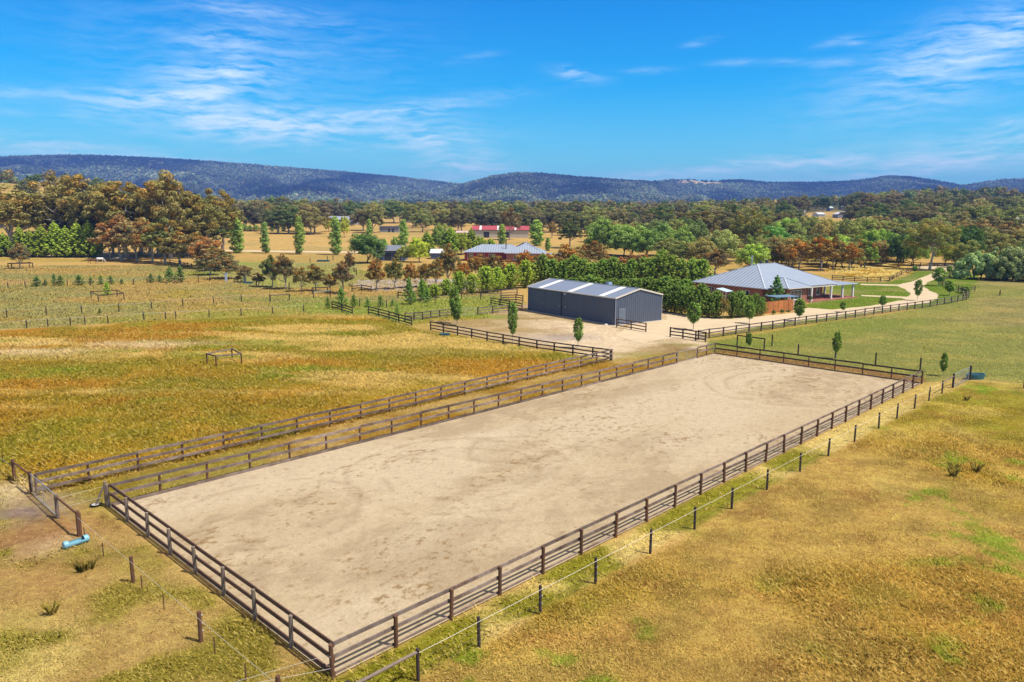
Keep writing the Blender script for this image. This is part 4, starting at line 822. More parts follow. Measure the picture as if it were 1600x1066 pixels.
b = MB(); b.beam((-.1, L_ + .1, E_ - .02), (W_ / 2, L_ + .1, RZ), .05, .2); b.beam((W_ / 2, L_ + .1, RZ), (W_ + .1, L_ + .1, E_ - .02), .05, .2); b.build('barge_flashing', M_cream, sh)
for x0 in (-.17, W_ + .09): b = MB(); b.box(x0, x0 + .09, -.08, L_ + .08, E_ - .10, E_ + .04); b.build('gutter', M_cream, sh)
for (x0, y0) in ((-.13, .12), (-.13, L_ - .2), (W_ + .05, .12)): b = MB(); b.box(x0, x0 + .08, y0, y0 + .08, .05, E_ - .1); b.build('downpipe', M_wy, sh)
b = MB(); b.box(W_ / 2 - .15, W_ / 2 + .15, -.05, L_ + .05, RZ + .055, RZ + .075); b.build('ridge_capping', simple('shed_cap', (.26, .29, .36), .4, .08), sh)
for (x0, y0) in ((-.045, -.045), (W_ - .045, -.045), (-.045, L_ - .045), (W_ - .045, L_ - .045)): b = MB(); b.box(x0, x0 + .09, y0, y0 + .09, 0, E_ - .1); b.build('corner_trim', simple('shed_trim', (.30, .33, .38), .45, .08), sh)
for (y0, y1) in ((11.2, 15.0), (15.05, 18.9)):    # sliding doors on the long side
    b = MB(); b.box(-.075, -.03, y0, y1, .05, E_ - .22); d_ = b.build('sliding_door', steel('door_ribs', (.075, .095, .135), 'Y', .30, .5, .8) if 'dr' not in _mc else _mc['dr'], sh); _mc['dr'] = d_.data.materials[0]
    b = MB(); b.box(-.12, -.075, y0 + .15, y0 + .19, 1.3, 1.55); b.build('handle', M_galv, d_)
b = MB(); b.box(-.06, -.02, 10.98, 11.12, .02, E_ - .12); b.build('door_stile', M_dkgrey, sh)
b = MB(); b.box(-.10, -.03, 11.2, 18.95, E_ - .22, E_ - .12); b.build('door_track', M_dkgrey, sh)
b = MB(); b.box(-.22, -.02, 10.1, 10.35, E_ - .42, E_ - .27); b.build('floodlight', M_whitep, sh)
b = MB(); b.box(-.06, -.01, 10.2, 10.32, 1.35, 1.5); b.build('power_point', M_whitep, sh)
b = MB(); b.box(.75, 1.68, -.045, -.012, .02, 2.1); d_ = b.build('door', steel('pa_door', (.13, .155, .20), 'X', .30, .5, .5), sh); b = MB()
for q in ((.69, .745, 0.02, 2.16), (1.685, 1.74, 0.02, 2.16), (.745, 1.685, 2.105, 2.16)): b.box(q[0], q[1], -.05, -.008, q[2], q[3])
b.build('frame', simple('shed_trim', (.3, .33, .38)), d_); b = MB(); b.cyl((.84, -.05, 1.05), (.84, -.10, 1.05), .03); b.build('handle', M_galv, d_)
b = MB(); b.box(-.25, W_ + .2, -.25, 0, -.02, .04); b.box(-.25, 0, 0, L_ + .2, -.02, .04); b.build('slab', M_conc, sh)
b = MB(); b.box(W_ / 2 + .8, W_ / 2 + 1.5, 6.9, 7.5, RZ - .2, RZ + .30); b.build('roof_ventilator', simple('vent_blue', (.30, .40, .50), .4, .1), sh)
x_, y_ = G(945, 508.2)[0], G(945, 508.2)[1]; b = MB(); b.cyl((0, 0, 0), (.35, .1, .02), .10, .09, 10); b.cyl((.35, .1, .02), (.42, .12, .08), .06, .05, 8); tag(b.build('rolled_tarp', M_whitep, None, (x_, y_, .06)), 'small pale bundle lying at the foot of the shed long wall', 'bundle')

# ---- brick house
def hip(parent, name, x0, x1, y0, y1, z, tanp, mats, capm, along='x', thick=.12, back=True):
    """hip roof on an eave rectangle"""
    w2 = (y1 - y0) / 2 if along == 'x' else (x1 - x0) / 2; zr = z + w2 * tanp
    if along == 'x': r0, r1 = (x0 + w2, (y0 + y1) / 2, zr), (x1 - w2, (y0 + y1) / 2, zr)
    else: r0, r1 = ((x0 + x1) / 2, y0 + w2, zr), ((x0 + x1) / 2, y1 - w2, zr)
    c = [(x0, y0, z), (x1, y0, z), (x1, y1, z), (x0, y1, z)]; b_ = MB()
    if along == 'x':
        b_.quad([c[0], c[1], r1, r0], 0); b_.quad([c[1], c[2], r1], 1); b_.quad([c[2], c[3], r0, r1], 0); b_.quad([c[3], c[0], r0], 1)
    else:
        b_.quad([c[0], c[1], r0], 0); b_.quad([c[1], c[2], r1, r0], 1); b_.quad([c[2], c[3], r1], 0); b_.quad([c[3], c[0], r0, r1], 1)
    b_.quad([(p[0], p[1], z - thick) for p in c][::-1], 2)
    for i in range(4): p, q = c[i], c[(i + 1) % 4]; b_.quad([(p[0], p[1], z - thick), (q[0], q[1], z - thick), q, p], 2)
    rf = b_.build(name, mats + [M_cream], parent)
    b_ = MB(); 
    for p, q in ((c[0], r0), (c[3], r0), (c[1], r1 if along == 'x' else r0), (c[2], r1), (r0, r1)):
        if (along != 'x') and p == c[3]: q = r1
        if math.dist(p, q) > .2: b_.beam((p[0], p[1], p[2] + .02), (q[0], q[1], q[2] + .02), .22, .05)
    b_.build('ridge_capping', capm, rf)
    b_ = MB()
    for i in range(4):
        p, q = Vector(c[i]), Vector(c[(i + 1) % 4]); d_ = (q - p).normalized(); nn_ = Vector((d_.y, -d_.x, 0)) * .06; b_.beam(p + nn_ - Vector((0, 0, .06)), q + nn_ - Vector((0, 0, .06)), .11, .12)
    b_.build('gutter', capm, rf); return rf
ho = np.array(G(1193, 451, 2.75)); hs = thing('brick_house', (ho[0], ho[1], 0), 'red brick house with wide blue grey hipped roof and white posted verandah', 'house', None, math.radians(34.5))
EZ = 2.75; TP = .425
main_roof = hip(hs, 'roof', 0, 20.6, -.35, 15.2, EZ, TP, [M_hx, M_hy], M_cap)
def walls(parent, pts, z1, mat, name='wall', z0=0):
    for p, q in zip(pts[:-1], pts[1:]):
        b_ = MB(); d_ = Vector((q[0] - p[0], q[1] - p[1], 0)).normalized(); n_2 = Vector((-d_.y, d_.x, 0)) * .1
        a_, c_ = Vector((p[0], p[1], 0)), Vector((q[0], q[1], 0)); lo, hi = Vector((0, 0, z0)), Vector((0, 0, z1))
        c_ = c_ - d_ * .001
        b_.hexa([a_ + lo, c_ + lo, c_ + n_2 + lo, a_ + n_2 + lo, a_ + hi, c_ + hi, c_ + n_2 + hi, a_ + n_2 + hi]); b_.build(name, mat, parent)
ZW = EZ - .13
walls(hs, [(.6, 14.6), (.6, .6), (3.9, .6), (3.9, -1.75), (9.2, -1.75), (9.2, 3.6), (12.6, 3.6), (12.6, 1.3), (18.2, 1.3), (18.2, 14.6), (.6, 14.6)], ZW, M_brick)
# front wing roof
b = MB(); x0, x1, y0 = 3.3, 9.9, -2.35; hw = (x1 - x0) / 2; zr = EZ + hw * TP; xm = (x0 + x1) / 2; yb = -.35 + hw
P5, P6 = (x0, y0, EZ), (x1, y0, EZ); ap = (xm, y0 + hw, zr); en = (xm, yb, zr)
off = .015
b.quad([P5, P6, ap], 0); b.quad([P6, (x1, -.35, EZ), en, ap], 1); b.quad([(x0, -.35, EZ), P5, ap, en], 1); b.quad([(x0, y0, EZ - .12), (x0, -.36, EZ - .12), (x1, -.36, EZ - .12), (x1, y0, EZ - .12)], 2)
for p, q in ((P5, P6), (P6, (x1, -.36, EZ)), ((x0, -.36, EZ), P5)): b.quad([(p[0], p[1], EZ - .12), (q[0], q[1], EZ - .12), q, p], 2)
wr_ = b.build('wing_roof', [M_hx, M_hy, M_cream], hs); b = MB(); b.beam((x0, y0, EZ + .03), (xm, y0 + hw, zr + .03), .2, .05); b.beam((x1, y0, EZ + .03), (xm, y0 + hw, zr + .03), .2, .05); b.beam(ap, en, .2, .06); b.build('ridge_capping', M_cap, wr_)
# verandah roof at the right end, deck, posts
b = MB(); b.hexa([(18.4, -1.3, 2.50), (24.6, -1.3, 2.50), (24.6, 5.2, 2.62), (18.4, 5.2, 2.62), (18.4, -1.3, 2.60), (24.6, -1.3, 2.60), (24.6, 5.2, 2.72), (18.4, 5.2, 2.72)]); vr = b.build('verandah_roof', M_hx, hs); b = MB(); b.box(18.3, 24.7, -1.42, -1.305, 2.46, 2.62); b.build('fascia', M_cap, vr)
b = MB(); b.box(9.25, 24.5, -1.6, 1.25, 0, .14); b.box(18.25, 24.5, 1.25, 5.0, 0, .139); b.build('verandah_floor', M_deck, hs)
b = MB(); b.box(9.4, 20.4, -.34, -.12, 2.40, 2.62); b.build('verandah_beam', M_cream, hs)
for (x0, y0, zt) in ((11.6, -.95, 2.6), (17.3, -.95, 2.6), (20.7, -.95, 2.5), (23.9, -.95, 2.5), (23.9, 4.6, 2.6)):
    b = MB(); b.box(x0 - .15, x0 + .15, y0 - .15, y0 + .15, .14, zt - .01); p_ = b.build('verandah_post', M_whitep, hs); b = MB(); b.box(x0 - .2, x0 + .2, y0 - .2, y0 + .2, .14, .4); b.build('post_base', M_cream, p_)
b = MB(); b.box(10.0, 24.3, -1.10, -.80, 2.40, 2.495); b.build('verandah_plate', M_cream, hs)
def window(parent, x0, x1, z0, z1, y, axis='y', bars=2, out=-1):
    """frame + pane, facing out along -y (axis y) or -x (axis x)"""
    def bx_(mb, a, c, d0, d1, e, f_):
        if axis == 'y': mb.box(a, c, y + min(out * d0, out * d1), y + max(out * d0, out * d1), e, f_)
        else: mb.box(y + min(out * d0, out * d1), y + max(out * d0, out * d1), a, c, e, f_)
    mb = MB(); fw = .07; bx_(mb, x0, x0 + fw, .01, .05, z0, z1); bx_(mb, x1 - fw, x1, .01, .05, z0, z1); bx_(mb, x0 + fw, x1 - fw, .01, .05, z1 - fw, z1); bx_(mb, x0 + fw, x1 - fw, .01, .05, z0, z0 + fw)
    for k in range(1, bars + 1): xx = x0 + (x1 - x0) * k / (bars + 1); bx_(mb, xx - .03, xx + .03, .012, .048, z0 + fw, z1 - fw)
    w_ = mb.build('window', M_whitep, parent); mb = MB(); bx_(mb, x0 + fw, x1 - fw, .005, .02, z0 + fw, z1 - fw); mb.build('pane', M_glass, w_); mb = MB(); bx_(mb, x0 - .05, x1 + .05, .006, .12, z0 - .09, z0 - .002); mb.build('sill', M_cream, w_)
window(hs, 4.7, 7.6, .75, 2.25, -1.75, bars=2); window(hs, 14.0, 15.1, .7, 2.2, 1.3, bars=0); window(hs, 16.3, 17.3, .7, 2.2, 1.3, bars=0)
window(hs, 9.6, 11.4, .4, 2.3, 3.6, bars=1)
window(hs, 10.6, 12.6, .9, 2.1, .6, axis='x'); window(hs, 3.2, 4.6, 1.1, 2.1, .6, axis='x', bars=1)
b = MB(); b.box(11.6, 12.5, 3.55, 3.595, .14, 2.3); d_ = b.build('door', M_dkgrey, hs); b = MB(); b.box(11.62, 11.68, 3.5, 3.55, 1.1, 1.2); b.build('handle', M_galv, d_)
b = MB(); b.cyl((9.0, 9.6, EZ + 2.2), (9.0, 9.6, EZ + 4.35), .13, n=10); b.cyl((9.0, 9.6, EZ + 4.35), (9.0, 9.6, EZ + 4.6), .2, .2, 10); b.build('chimney_flue', M_galv, hs)
for (x0, y0) in ((8.9, 7.6), (12.6, 9.2)):
    b = MB(); b.cyl((x0, y0, EZ + 3.0), (x0, y0, EZ + 3.55), .2, n=10); b.cyl((x0, y0, EZ + 3.55), (x0, y0, EZ + 3.8), .34, .2, 10); b.build('roof_ventilator', M_dkgrey, hs)
def dark_hw(loc_, label):  # outdoor chair
    r_ = thing('garden_chair', loc_, label, 'chair', None, math.radians(34)); 
    b_ = MB(); b_.box(-.3, .3, -.28, .28, .40, .46); b_.build('seat', M_whitep, r_); b_ = MB(); b_.box(-.3, .3, .24, .30, .46, .95); b_.build('backrest', M_whitep, r_)
    for sx in (-.27, .27):
        for sy in (-.25, .25): b_ = MB(); b_.box(sx - .025, sx + .025, sy - .025, sy + .025, 0, .40); b_.build('leg', M_whitep, r_)
R2 = Matrix.Rotation(math.radians(34.5), 3, 'Z'); HO = Vector((ho[0], ho[1], 0))
def HL(x, y, z=0): return HO + R2 @ Vector((x, y, z))
dark_hw(HL(10.6, .6, .14), 'white garden chair in the shade of the brick house verandah')
# paling fence, shade roof and pale awning by the house
f1_, f2_ = np.array(G(1192, 490.5)), np.array(G(1239, 485.6)); M_pal = weathered('orange_paling', (.33, .115, .035), (.52, .21, .07), 2)
root = thing('paling_fence', (f1_[0], f1_[1], 0), 'orange brown timber paling fence screening the near corner of the brick house', 'fence', None, math.atan2(f2_[1] - f1_[1], f2_[0] - f1_[0])); LF = float(np.linalg.norm(f2_ - f1_))
for k in range(6):
    b = MB(); x0, x1 = LF * k / 6 + .05, LF * (k + 1) / 6 - .05; np_ = 10
    for i in range(np_): xa = x0 + (x1 - x0) * i / np_; b.box(xa + .004, xa + (x1 - x0) / np_ - .004, -.012 - .006 * (i % 2), .012, .05, 1.72 + .02 * ((i * 7) % 3))
    b.build('panel', M_pal, root)
for k in range(7): b = MB(); x0 = LF * k / 6; b.box(x0 - .045, x0 + .045, -.05, .05, -.2, 1.80); b.build('post', M_whitep if k == 6 else M_pal, root)
b = MB(); b.box(0, LF, .02, .06, .3, .38); b.box(0, LF, .02, .06, 1.4, 1.48); b.build('rail', M_pal, root)
c_ = HL(-1.2, -4.2); root = thing('shade_shelter', c_, 'low blue roofed shelter half hidden behind the orange paling fence', 'shelter', None, math.radians(20))
b = MB(); b.box(-1.8, 2.6, -1.1, 1.6, 1.9, 1.98); b.build('roof', simple('shelter_blue', (.16, .26, .38), .4, .1), root)
for sx in (-1.7, 2.5):
    for sy in (-1.0, 1.5): b = MB(); b.box(sx - .05, sx + .05, sy - .05, sy + .05, 0, 1.9); b.build('post', M_dkgrey, root)
c_ = G(1131, 474); root = thing('shade_awning', (*c_, 0), 'pale blue awning between the hedge and the windows of the brick house', 'awning', None, math.radians(40))
b = MB(); b.hexa([(-1, -1, 2.0), (1, -1, 2.0), (1, 1, 2.4), (-1, 1, 2.4), (-1, -1, 2.06), (1, -1, 2.06), (1, 1, 2.46), (-1, 1, 2.46)]); b.build('canopy', simple('awning_blue', (.45, .62, .80), .6, .1), root)
for sx in (-.95, .95): b = MB(); b.cyl((sx, -.95, 0), (sx, -.95, 2.0), .04); b.cyl((sx, .95, 0), (sx, .95, 2.4), .04); b.build('post', M_whitep, root)
x_, y_ = G(1263, 473.3); root = thing('potted_plant', (x_ + .5, y_ + .5, 0), 'small pot plant at the corner of the brick house verandah', 'plant'); b = MB(); b.cyl((0, 0, 0), (0, 0, .4), .18, .25, 10); b.build('pot', M_cream, root)
V, Fc, cols, nn = leaf_soup(np.array([[0, 0, .75]]), np.array([[.35, .35, .4]]), 150, .1, np.ones((1, 3)), 9); o = link('foliage', np_mesh('pot_foliage', V, Fc, [M_leaf], {'lv': cols}, {'cn': nn}), root); o.color = (.12, .14, .05, 1)

# ---- second house and farther buildings
a0_ = np.array(GT(723, 408)); h2 = thing('farmhouse', (a0_[0], a0_[1], a0_[2]), 'farmhouse with two blue grey hipped roofs behind the rusty gums and the steel shed', 'house', None, math.radians(-4))
hip(h2, 'roof', 0, 20, 0, 11, 2.8, .40, [M_hx, M_hy], M_cap); hip(h2, 'wing_roof', 13.2, 25.4, -3.8, 9.5, 2.75, .46, [M_hx, M_hy], M_cap)
M_red = simple('dark_red_wall', (.30, .055, .045), .8, .15, 2)
walls(h2, [(.5, 10.4), (.5, .5), (13.6, .5)], 2.66, M_red); walls(h2, [(13.75, .5), (13.75, -3.2), (24.9, -3.2), (24.9, 9)], 2.62, M_brick)
window(h2, 1.5, 3.2, .6, 2.3, .5); window(h2, 4.4, 6.6, .8, 2.2, .5); window(h2, 8, 10, .8, 2.2, .5); window(h2, 16, 18, .8, 2.2, -3.2); window(h2, 20, 22.5, .8, 2.2, -3.2)
b = MB(); b.cyl((13.2, 2.5, 3.2), (13.2, 2.5, 6.3), .16, n=8); b.cyl((13.2, 2.5, 6.3), (13.2, 2.5, 6.6), .26, .26, 8); b.build('chimney_flue', M_dkgrey, h2)
b = MB(); b.cyl((10.5, 8, 4.2), (10.5, 8, 6.8), .04, n=5); b.beam((9.2, 8, 6.6), (11.8, 8, 6.6), .04, .04)
for k in range(6): b.beam((9.4 + k * .42, 7.6, 6.6), (9.4 + k * .42, 8.4, 6.6), .03, .03)
b.build('antenna', M_galv, h2)
b = MB(); b.box(25.45, 31.0, -1, 5, 2.3, 2.4); b.build('carport_roof', M_hx, h2)
for sx in (25.8, 30.6):
    for sy in (-.7, 4.7): b = MB(); b.box(sx - .1, sx + .1, sy - .1, sy + .1, 0, 2.3); b.build('carport_post', M_whitep, h2)
def far_building(name, label, cat, pxl, pxr, base, E, rise, depth, wall, roof, rot=0, gable='x', strips=(), wins=(), doors=(), extra=None, roofn=None, lean=False, trim=None, z=0):
    p = np.array(GT(pxl, base)); q = np.array(GT(pxr, base)); q = q * 1.0; W__ = float(np.linalg.norm(q[:2] - p[:2])) ; an = math.atan2(q[1] - p[1], q[0] - p[0]) * 0 + rot
    if name == 'hay_barn': W__ = abs(q[0] - p[0])
    W__ = abs(q[0] - p[0]) / max(.5, math.cos(rot)); r_ = thing(name, (p[0], p[1], p[2] - .1), label, cat, None, rot)
    z0 = -1.2
    if gable == 'x':      # ridge runs left to right
        for y0, y1, z1 in ((0, .12, E), (depth - .12, depth, E)): b_ = MB(); b_.box(0, W__, y0, y1, z0, z1); b_.build('wall', wall, r_)
        for x0 in (0, W__ - .12): b_ = MB(); b_.hexa([(x0, .121, z0), (x0 + .12, .121, z0), (x0 + .12, depth - .121, z0), (x0, depth - .121, z0), (x0, .121, E), (x0 + .12, .121, E), (x0 + .12, depth - .121, E), (x0, depth - .121, E)]); b_.quad([(x0 + .06, 0, E), (x0 + .06, depth, E), (x0 + .06, depth / 2, E + rise - .03)]); b_.build('gable_wall', wall, r_)
        b_ = MB(); y = (-.3, depth / 2, depth + .3); zz = (E - .05, E + rise, E - .05)
        for k in (0, 1): b_.hexa([(-.3, y[k], zz[k]), (W__ + .3, y[k], zz[k]), (W__ + .3, y[k + 1], zz[k + 1]), (-.3, y[k + 1], zz[k + 1]), (-.3, y[k], zz[k] + .1), (W__ + .3, y[k], zz[k] + .1), (W__ + .3, y[k + 1], zz[k + 1] + .1), (-.3, y[k + 1], zz[k + 1] + .1)])
        rf_ = b_.build('roof', roof, r_)
        for (s0, s1) in strips: b_ = MB(); b_.quad([(W__ * s0, -.3, E - .05 + .13), (W__ * s1, -.3, E + .08), (W__ * s1, depth / 2 - .1, E + rise + .11), (W__ * s0, depth / 2 - .1, E + rise + .11)]); b_.build('skylight_strip', M_sky, rf_)
    else:
        for x0, x1 in ((0, .12), (W__ - .12, W__)): b_ = MB(); b_.box(x0, x1, .121, depth, z0, E); b_.build('wall', wall, r_)
        for y0 in (0, depth): b_ = MB(); b_.quad([(0, y0, z0), (W__, y0, z0), (W__, y0, E), (W__ / 2, y0, E + rise), (0, y0, E)]); b_.build('gable_wall', wall, r_)
        b_ = MB(); xs = (-.3, W__ / 2, W__ + .3); zz = (E - .05, E + rise, E - .05)
        for k in (0, 1): b_.hexa([(xs[k], -.3, zz[k]), (xs[k + 1], -.3, zz[k + 1]), (xs[k + 1], depth + .3, zz[k + 1]), (xs[k], depth + .3, zz[k]), (xs[k], -.3, zz[k] + .1), (xs[k + 1], -.3, zz[k + 1] + .1), (xs[k + 1], depth + .3, zz[k + 1] + .1), (xs[k], depth + .3, zz[k] + .1)])
        rf_ = b_.build('roof', roof, r_)
    if trim: b_ = MB(); b_.box(-.3, W__ + .3, -.42, -.31, E - .12, E + .08); b_.build('gutter', trim, rf_)
    for (x0, x1, a_, c_) in wins: window(r_, W__ * x0, W__ * x1, a_, c_, 0, bars=1)
    for (x0, x1, h_) in doors: b_ = MB(); b_.box(W__ * x0, W__ * x1, -.06, -.012, 0, h_); b_.build('door', M_dkgrey, r_)
    return r_
M_redroof = simple('red_steel_roof', (.42, .075, .085), .5, .12, 1); M_tanwall = simple('cream_steel_wall', (.52, .48, .38), .7, .1, 1); M_whiteroof = simple('white_steel_roof', (.66, .70, .74), .5, .06, 1); M_greywall = simple('grey_wall', (.30, .31, .33), .7, .1, 1)
M_bluewall = simple('blue_steel_wall', (.12, .165, .27), .6, .1, 1); M_blueroof = simple('slate_steel_roof', (.20, .22, .28), .4, .1, 1); M_tile = simple('brown_roof', (.24, .17, .13), .8, .15, 2)
far_building('hay_barn', 'long cream barn with red roof and white skylight strips beyond the farmhouse', 'barn', 738, 826, 371.5, 3.9, 1.9, 13, M_tanwall, M_redroof, strips=((.125, .16), (.44, .47), (.75, .78)), trim=M_dkgrey, doors=((.2, .3, 3.0), (.55, .65, 3.0)))
far_building('lean_to', 'low pale pinkish roofed lean-to at the left end of the red roofed barn', 'shed', 713, 737, 371, 2.4, .8, 8, simple('pink_wall', (.45, .33, .27)), simple('pink_roof', (.55, .42, .36)))
far_building('garage', 'dark blue garage with slate roof behind the oak and the gravel yard', 'garage', 598, 632, 407.5, 3.3, 1.3, 8, M_bluewall, M_blueroof, trim=M_whitep, doors=((.1, .4, 2.4), (.5, .85, 2.4)))
far_building('garage', 'lower dark blue lean-to joined to the left end of the garage', 'shed', 588, 598, 407.3, 2.4, .5, 6, M_bluewall, M_whiteroof)
far_building('garden_shed', 'small pale roofed shed between the yellow green tree and the rusty gums', 'shed', 673, 694, 405, 2.0, 1.1, 6, M_bluewall, M_whiteroof)
far_building('farmhouse', 'blue walled house with white gable trim beyond the poplars', 'house', 508, 552, 351, 3.6, 2.0, 12, M_bluewall, simple('blue_grey_roof', (.33, .38, .48), .4, .1), trim=M_whitep, wins=((.75, .85, .8, 2.2),), doors=((.05, .25, 2.6),))
far_building('farmhouse', 'white gabled wing at the right end of the blue walled house', 'house', 552, 562, 351, 3.4, 1.6, 10, M_whitep, M_whiteroof, gable='y', wins=((.3, .7, .8, 2.2),))
far_building('farm_shed', 'low dark shed with two openings in the dry field beyond the garage', 'shed', 593, 624, 363, 2.6, .8, 8, M_greywall, simple('dark_roof', (.05, .05, .06)), doors=((.45, .55, 2.0), (.65, .75, 2.0)))
far_building('farmhouse', 'pale house with light roof between gums above the low dark shed', 'house', 629, 648, 348, 2.8, 1.4, 9, M_greywall, M_whiteroof, wins=((.2, .4, .8, 2.0), (.6, .8, .8, 2.0)))
far_building('farmhouse', 'pale blue roofed house behind the rusty bush left of the red roofed barn', 'house', 669, 686, 345, 2.6, 1.5, 9, M_greywall, M_whiteroof)
far_building('farmhouse', 'white roofed cottage above the dark gum right of the red roofed barn', 'house', 899, 922, 358, 2.6, 1.4, 9, M_tanwall, M_whiteroof, wins=((.2, .35, .8, 2.0), (.6, .8, .8, 2.0)))
far_building('farmhouse', 'tiny white roof showing in the far tree belt above the round green trees', 'house', 1056, 1074, 331, 2.8, 1.3, 9, M_whitep, M_whiteroof)
far_building('farmhouse', 'white two part house on the wooded rise, leftmost of its cluster', 'house', 1251, 1269, 338, 3.6, 1.6, 9, M_whitep, M_whiteroof, wins=((.1, .3, .8, 2.2), (.55, .8, .8, 2.2)))
far_building('farm_shed', 'long low white roof on the rise between white house and grey gabled shed', 'shed', 1279, 1295, 339, 2.0, 1.2, 12, M_whitep, M_whiteroof)
far_building('farm_shed', 'grey gabled shed with dark door on the dry patch of the wooded rise', 'shed', 1309, 1331, 341, 2.8, 1.8, 9, M_greywall, M_whiteroof, gable='y', doors=((.36, .58, 2.6),))
far_building('farmhouse', 'pale green roofed house highest among the gums of the wooded rise', 'house', 1297, 1307, 330, 3.0, 1.6, 9, M_greywall, simple('mint_roof', (.50, .62, .58), .5, .08))
far_building('farmhouse', 'pale green roof half hidden by gums, right of the highest house on the rise', 'house', 1316, 1327, 328, 2.6, 1.2, 9, M_greywall, simple('mint_roof', (.50, .62, .58), .5, .08))
far_building('farm_shed', 'long pale blue roofed shed at the right edge beyond the big gums', 'shed', 1583, 1625, 350, 3.2, 1.2, 12, M_greywall, M_whiteroof)
far_building('farm_shed', 'short pale blue roofed shed between big gums near the right edge', 'shed', 1554, 1563, 350, 3.0, 1.2, 9, M_greywall, M_whiteroof)
a0_ = np.array(GT(-28, 396)); h3 = thing('farmhouse', (a0_[0], a0_[1], a0_[2]), 'grey hipped roof house half hidden behind the conifer row at the left edge', 'house', None, .05)
hip(h3, 'roof', 0, 17, 6, 20, 3.2, .5, [M_hx, M_hy], M_cap); walls(h3, [(.6, 19), (.6, 6.6), (16.4, 6.6), (16.4, 19)], 3.06, M_tanwall); hip(h3, 'wing_roof', 16, 25, 8, 17, 3.0, .4, [M_hx, M_hy], M_cap); walls(h3, [(16.6, 8.6), (24.4, 8.6), (24.4, 16)], 2.86, M_tanwall)
window(h3, 9, 11, .8, 2.2, 6.6); window(h3, 13, 15, .8, 2.2, 6.6)

# ================================================================== animals: one skinned body each
def horse(label, px, py, rz, mat, mane, s=1.0, rug=None):
    x_, y_, z_ = GT(px, py); root = tag(link('horse', None, None, (x_, y_, z_), rz), label, 'horse', 'horses grazing in the far paddock')
    J = [(-.62, 0, 1.22, .27), (-.25, 0, 1.12, .29), (.25, 0, 1.14, .29), (.62, 0, 1.22, .25), (.92, 0, .98, .17), (1.16, 0, .62, .12), (1.28, 0, .36, .105), (1.40, 0, .14, .065)]
    E_ = [(i, i + 1) for i in range(7)]
    def leg(b_, pts):
        i0 = b_
        for p in pts: J.append(p); E_.append((i0, len(J) - 1)); i0 = len(J) - 1
    for sy in (-.17, .17):
        leg(3, [(.60, sy, .88, .12), (.62, sy, .50, .055), (.60, sy, .12, .045), (.64, sy, .04, .06)]); leg(0, [(-.66, sy, .92, .15), (-.56, sy, .66, .09), (-.78, sy, .48, .055), (-.74, sy, .12, .045), (-.70, sy, .04, .06)])
    me = bpy.data.meshes.new('horse_body'); me.from_pydata([j[:3] for j in J], E_, []); o = link('body', me, root); o.scale = (s, s, s)
    md = o.modifiers.new('skin', 'SKIN'); sk = me.skin_vertices[0].data
    for i, j in enumerate(J): sk[i].radius = (j[3], j[3] * (.85 if i < 4 else 1)); sk[i].use_root = (i == 0)
    o.modifiers.new('sub', 'SUBSURF').levels = 1; o.modifiers['sub'].render_levels = 1; me.materials.append(mat)
    b_ = MB(); b_.cyl((-.86, 0, 1.25), (-1.0, 0, .55), .07, .03, 6); o2 = b_.build('tail', mane, root); o2.scale = (s, s, s)
    b_ = MB(); b_.beam((.62, 0, 1.46), (1.12, 0, .78), .05, .14); o3 = b_.build('mane', mane, root); o3.scale = (s, s, s)
    if rug:
        b_ = MB(); n_ = 12
        for (xa, ra, za), (xb, rb, zb) in zip(((-.88, .22, 1.16), (-.6, .32, 1.17), (0, .34, 1.12), (.5, .32, 1.15)), ((-.6, .32, 1.17), (0, .34, 1.12), (.5, .32, 1.15), (.78, .25, 1.2))):
            for i in range(n_):
                t0, t1 = math.radians(-35 + 250 * i / n_), math.radians(-35 + 250 * (i + 1) / n_)
                b_.quad([(xa, math.cos(t0) * ra, za + math.sin(t0) * ra), (xb, math.cos(t0) * rb, zb + math.sin(t0) * rb), (xb, math.cos(t1) * rb, zb + math.sin(t1) * rb), (xa, math.cos(t1) * ra, za + math.sin(t1) * ra)])
        o4 = b_.build('rug', rug, root); o4.scale = (s, s, s)
M_bay = simple('chestnut_coat', (.20, .07, .03), .7, .2, 5); M_hair = simple('dark_hair', (.03, .02, .015), .8, .1)
horse('chestnut horse grazing with its head down in the far left paddock', 145.5, 412, math.radians(200), M_bay, M_hair, .95)
horse('horse in a white rug grazing beside the chestnut one', 157, 411.5, math.radians(10), simple('pale_coat', (.55, .5, .43), .7, .1, 5), simple('pale_hair', (.5, .45, .4)), 1.1, M_whitep)

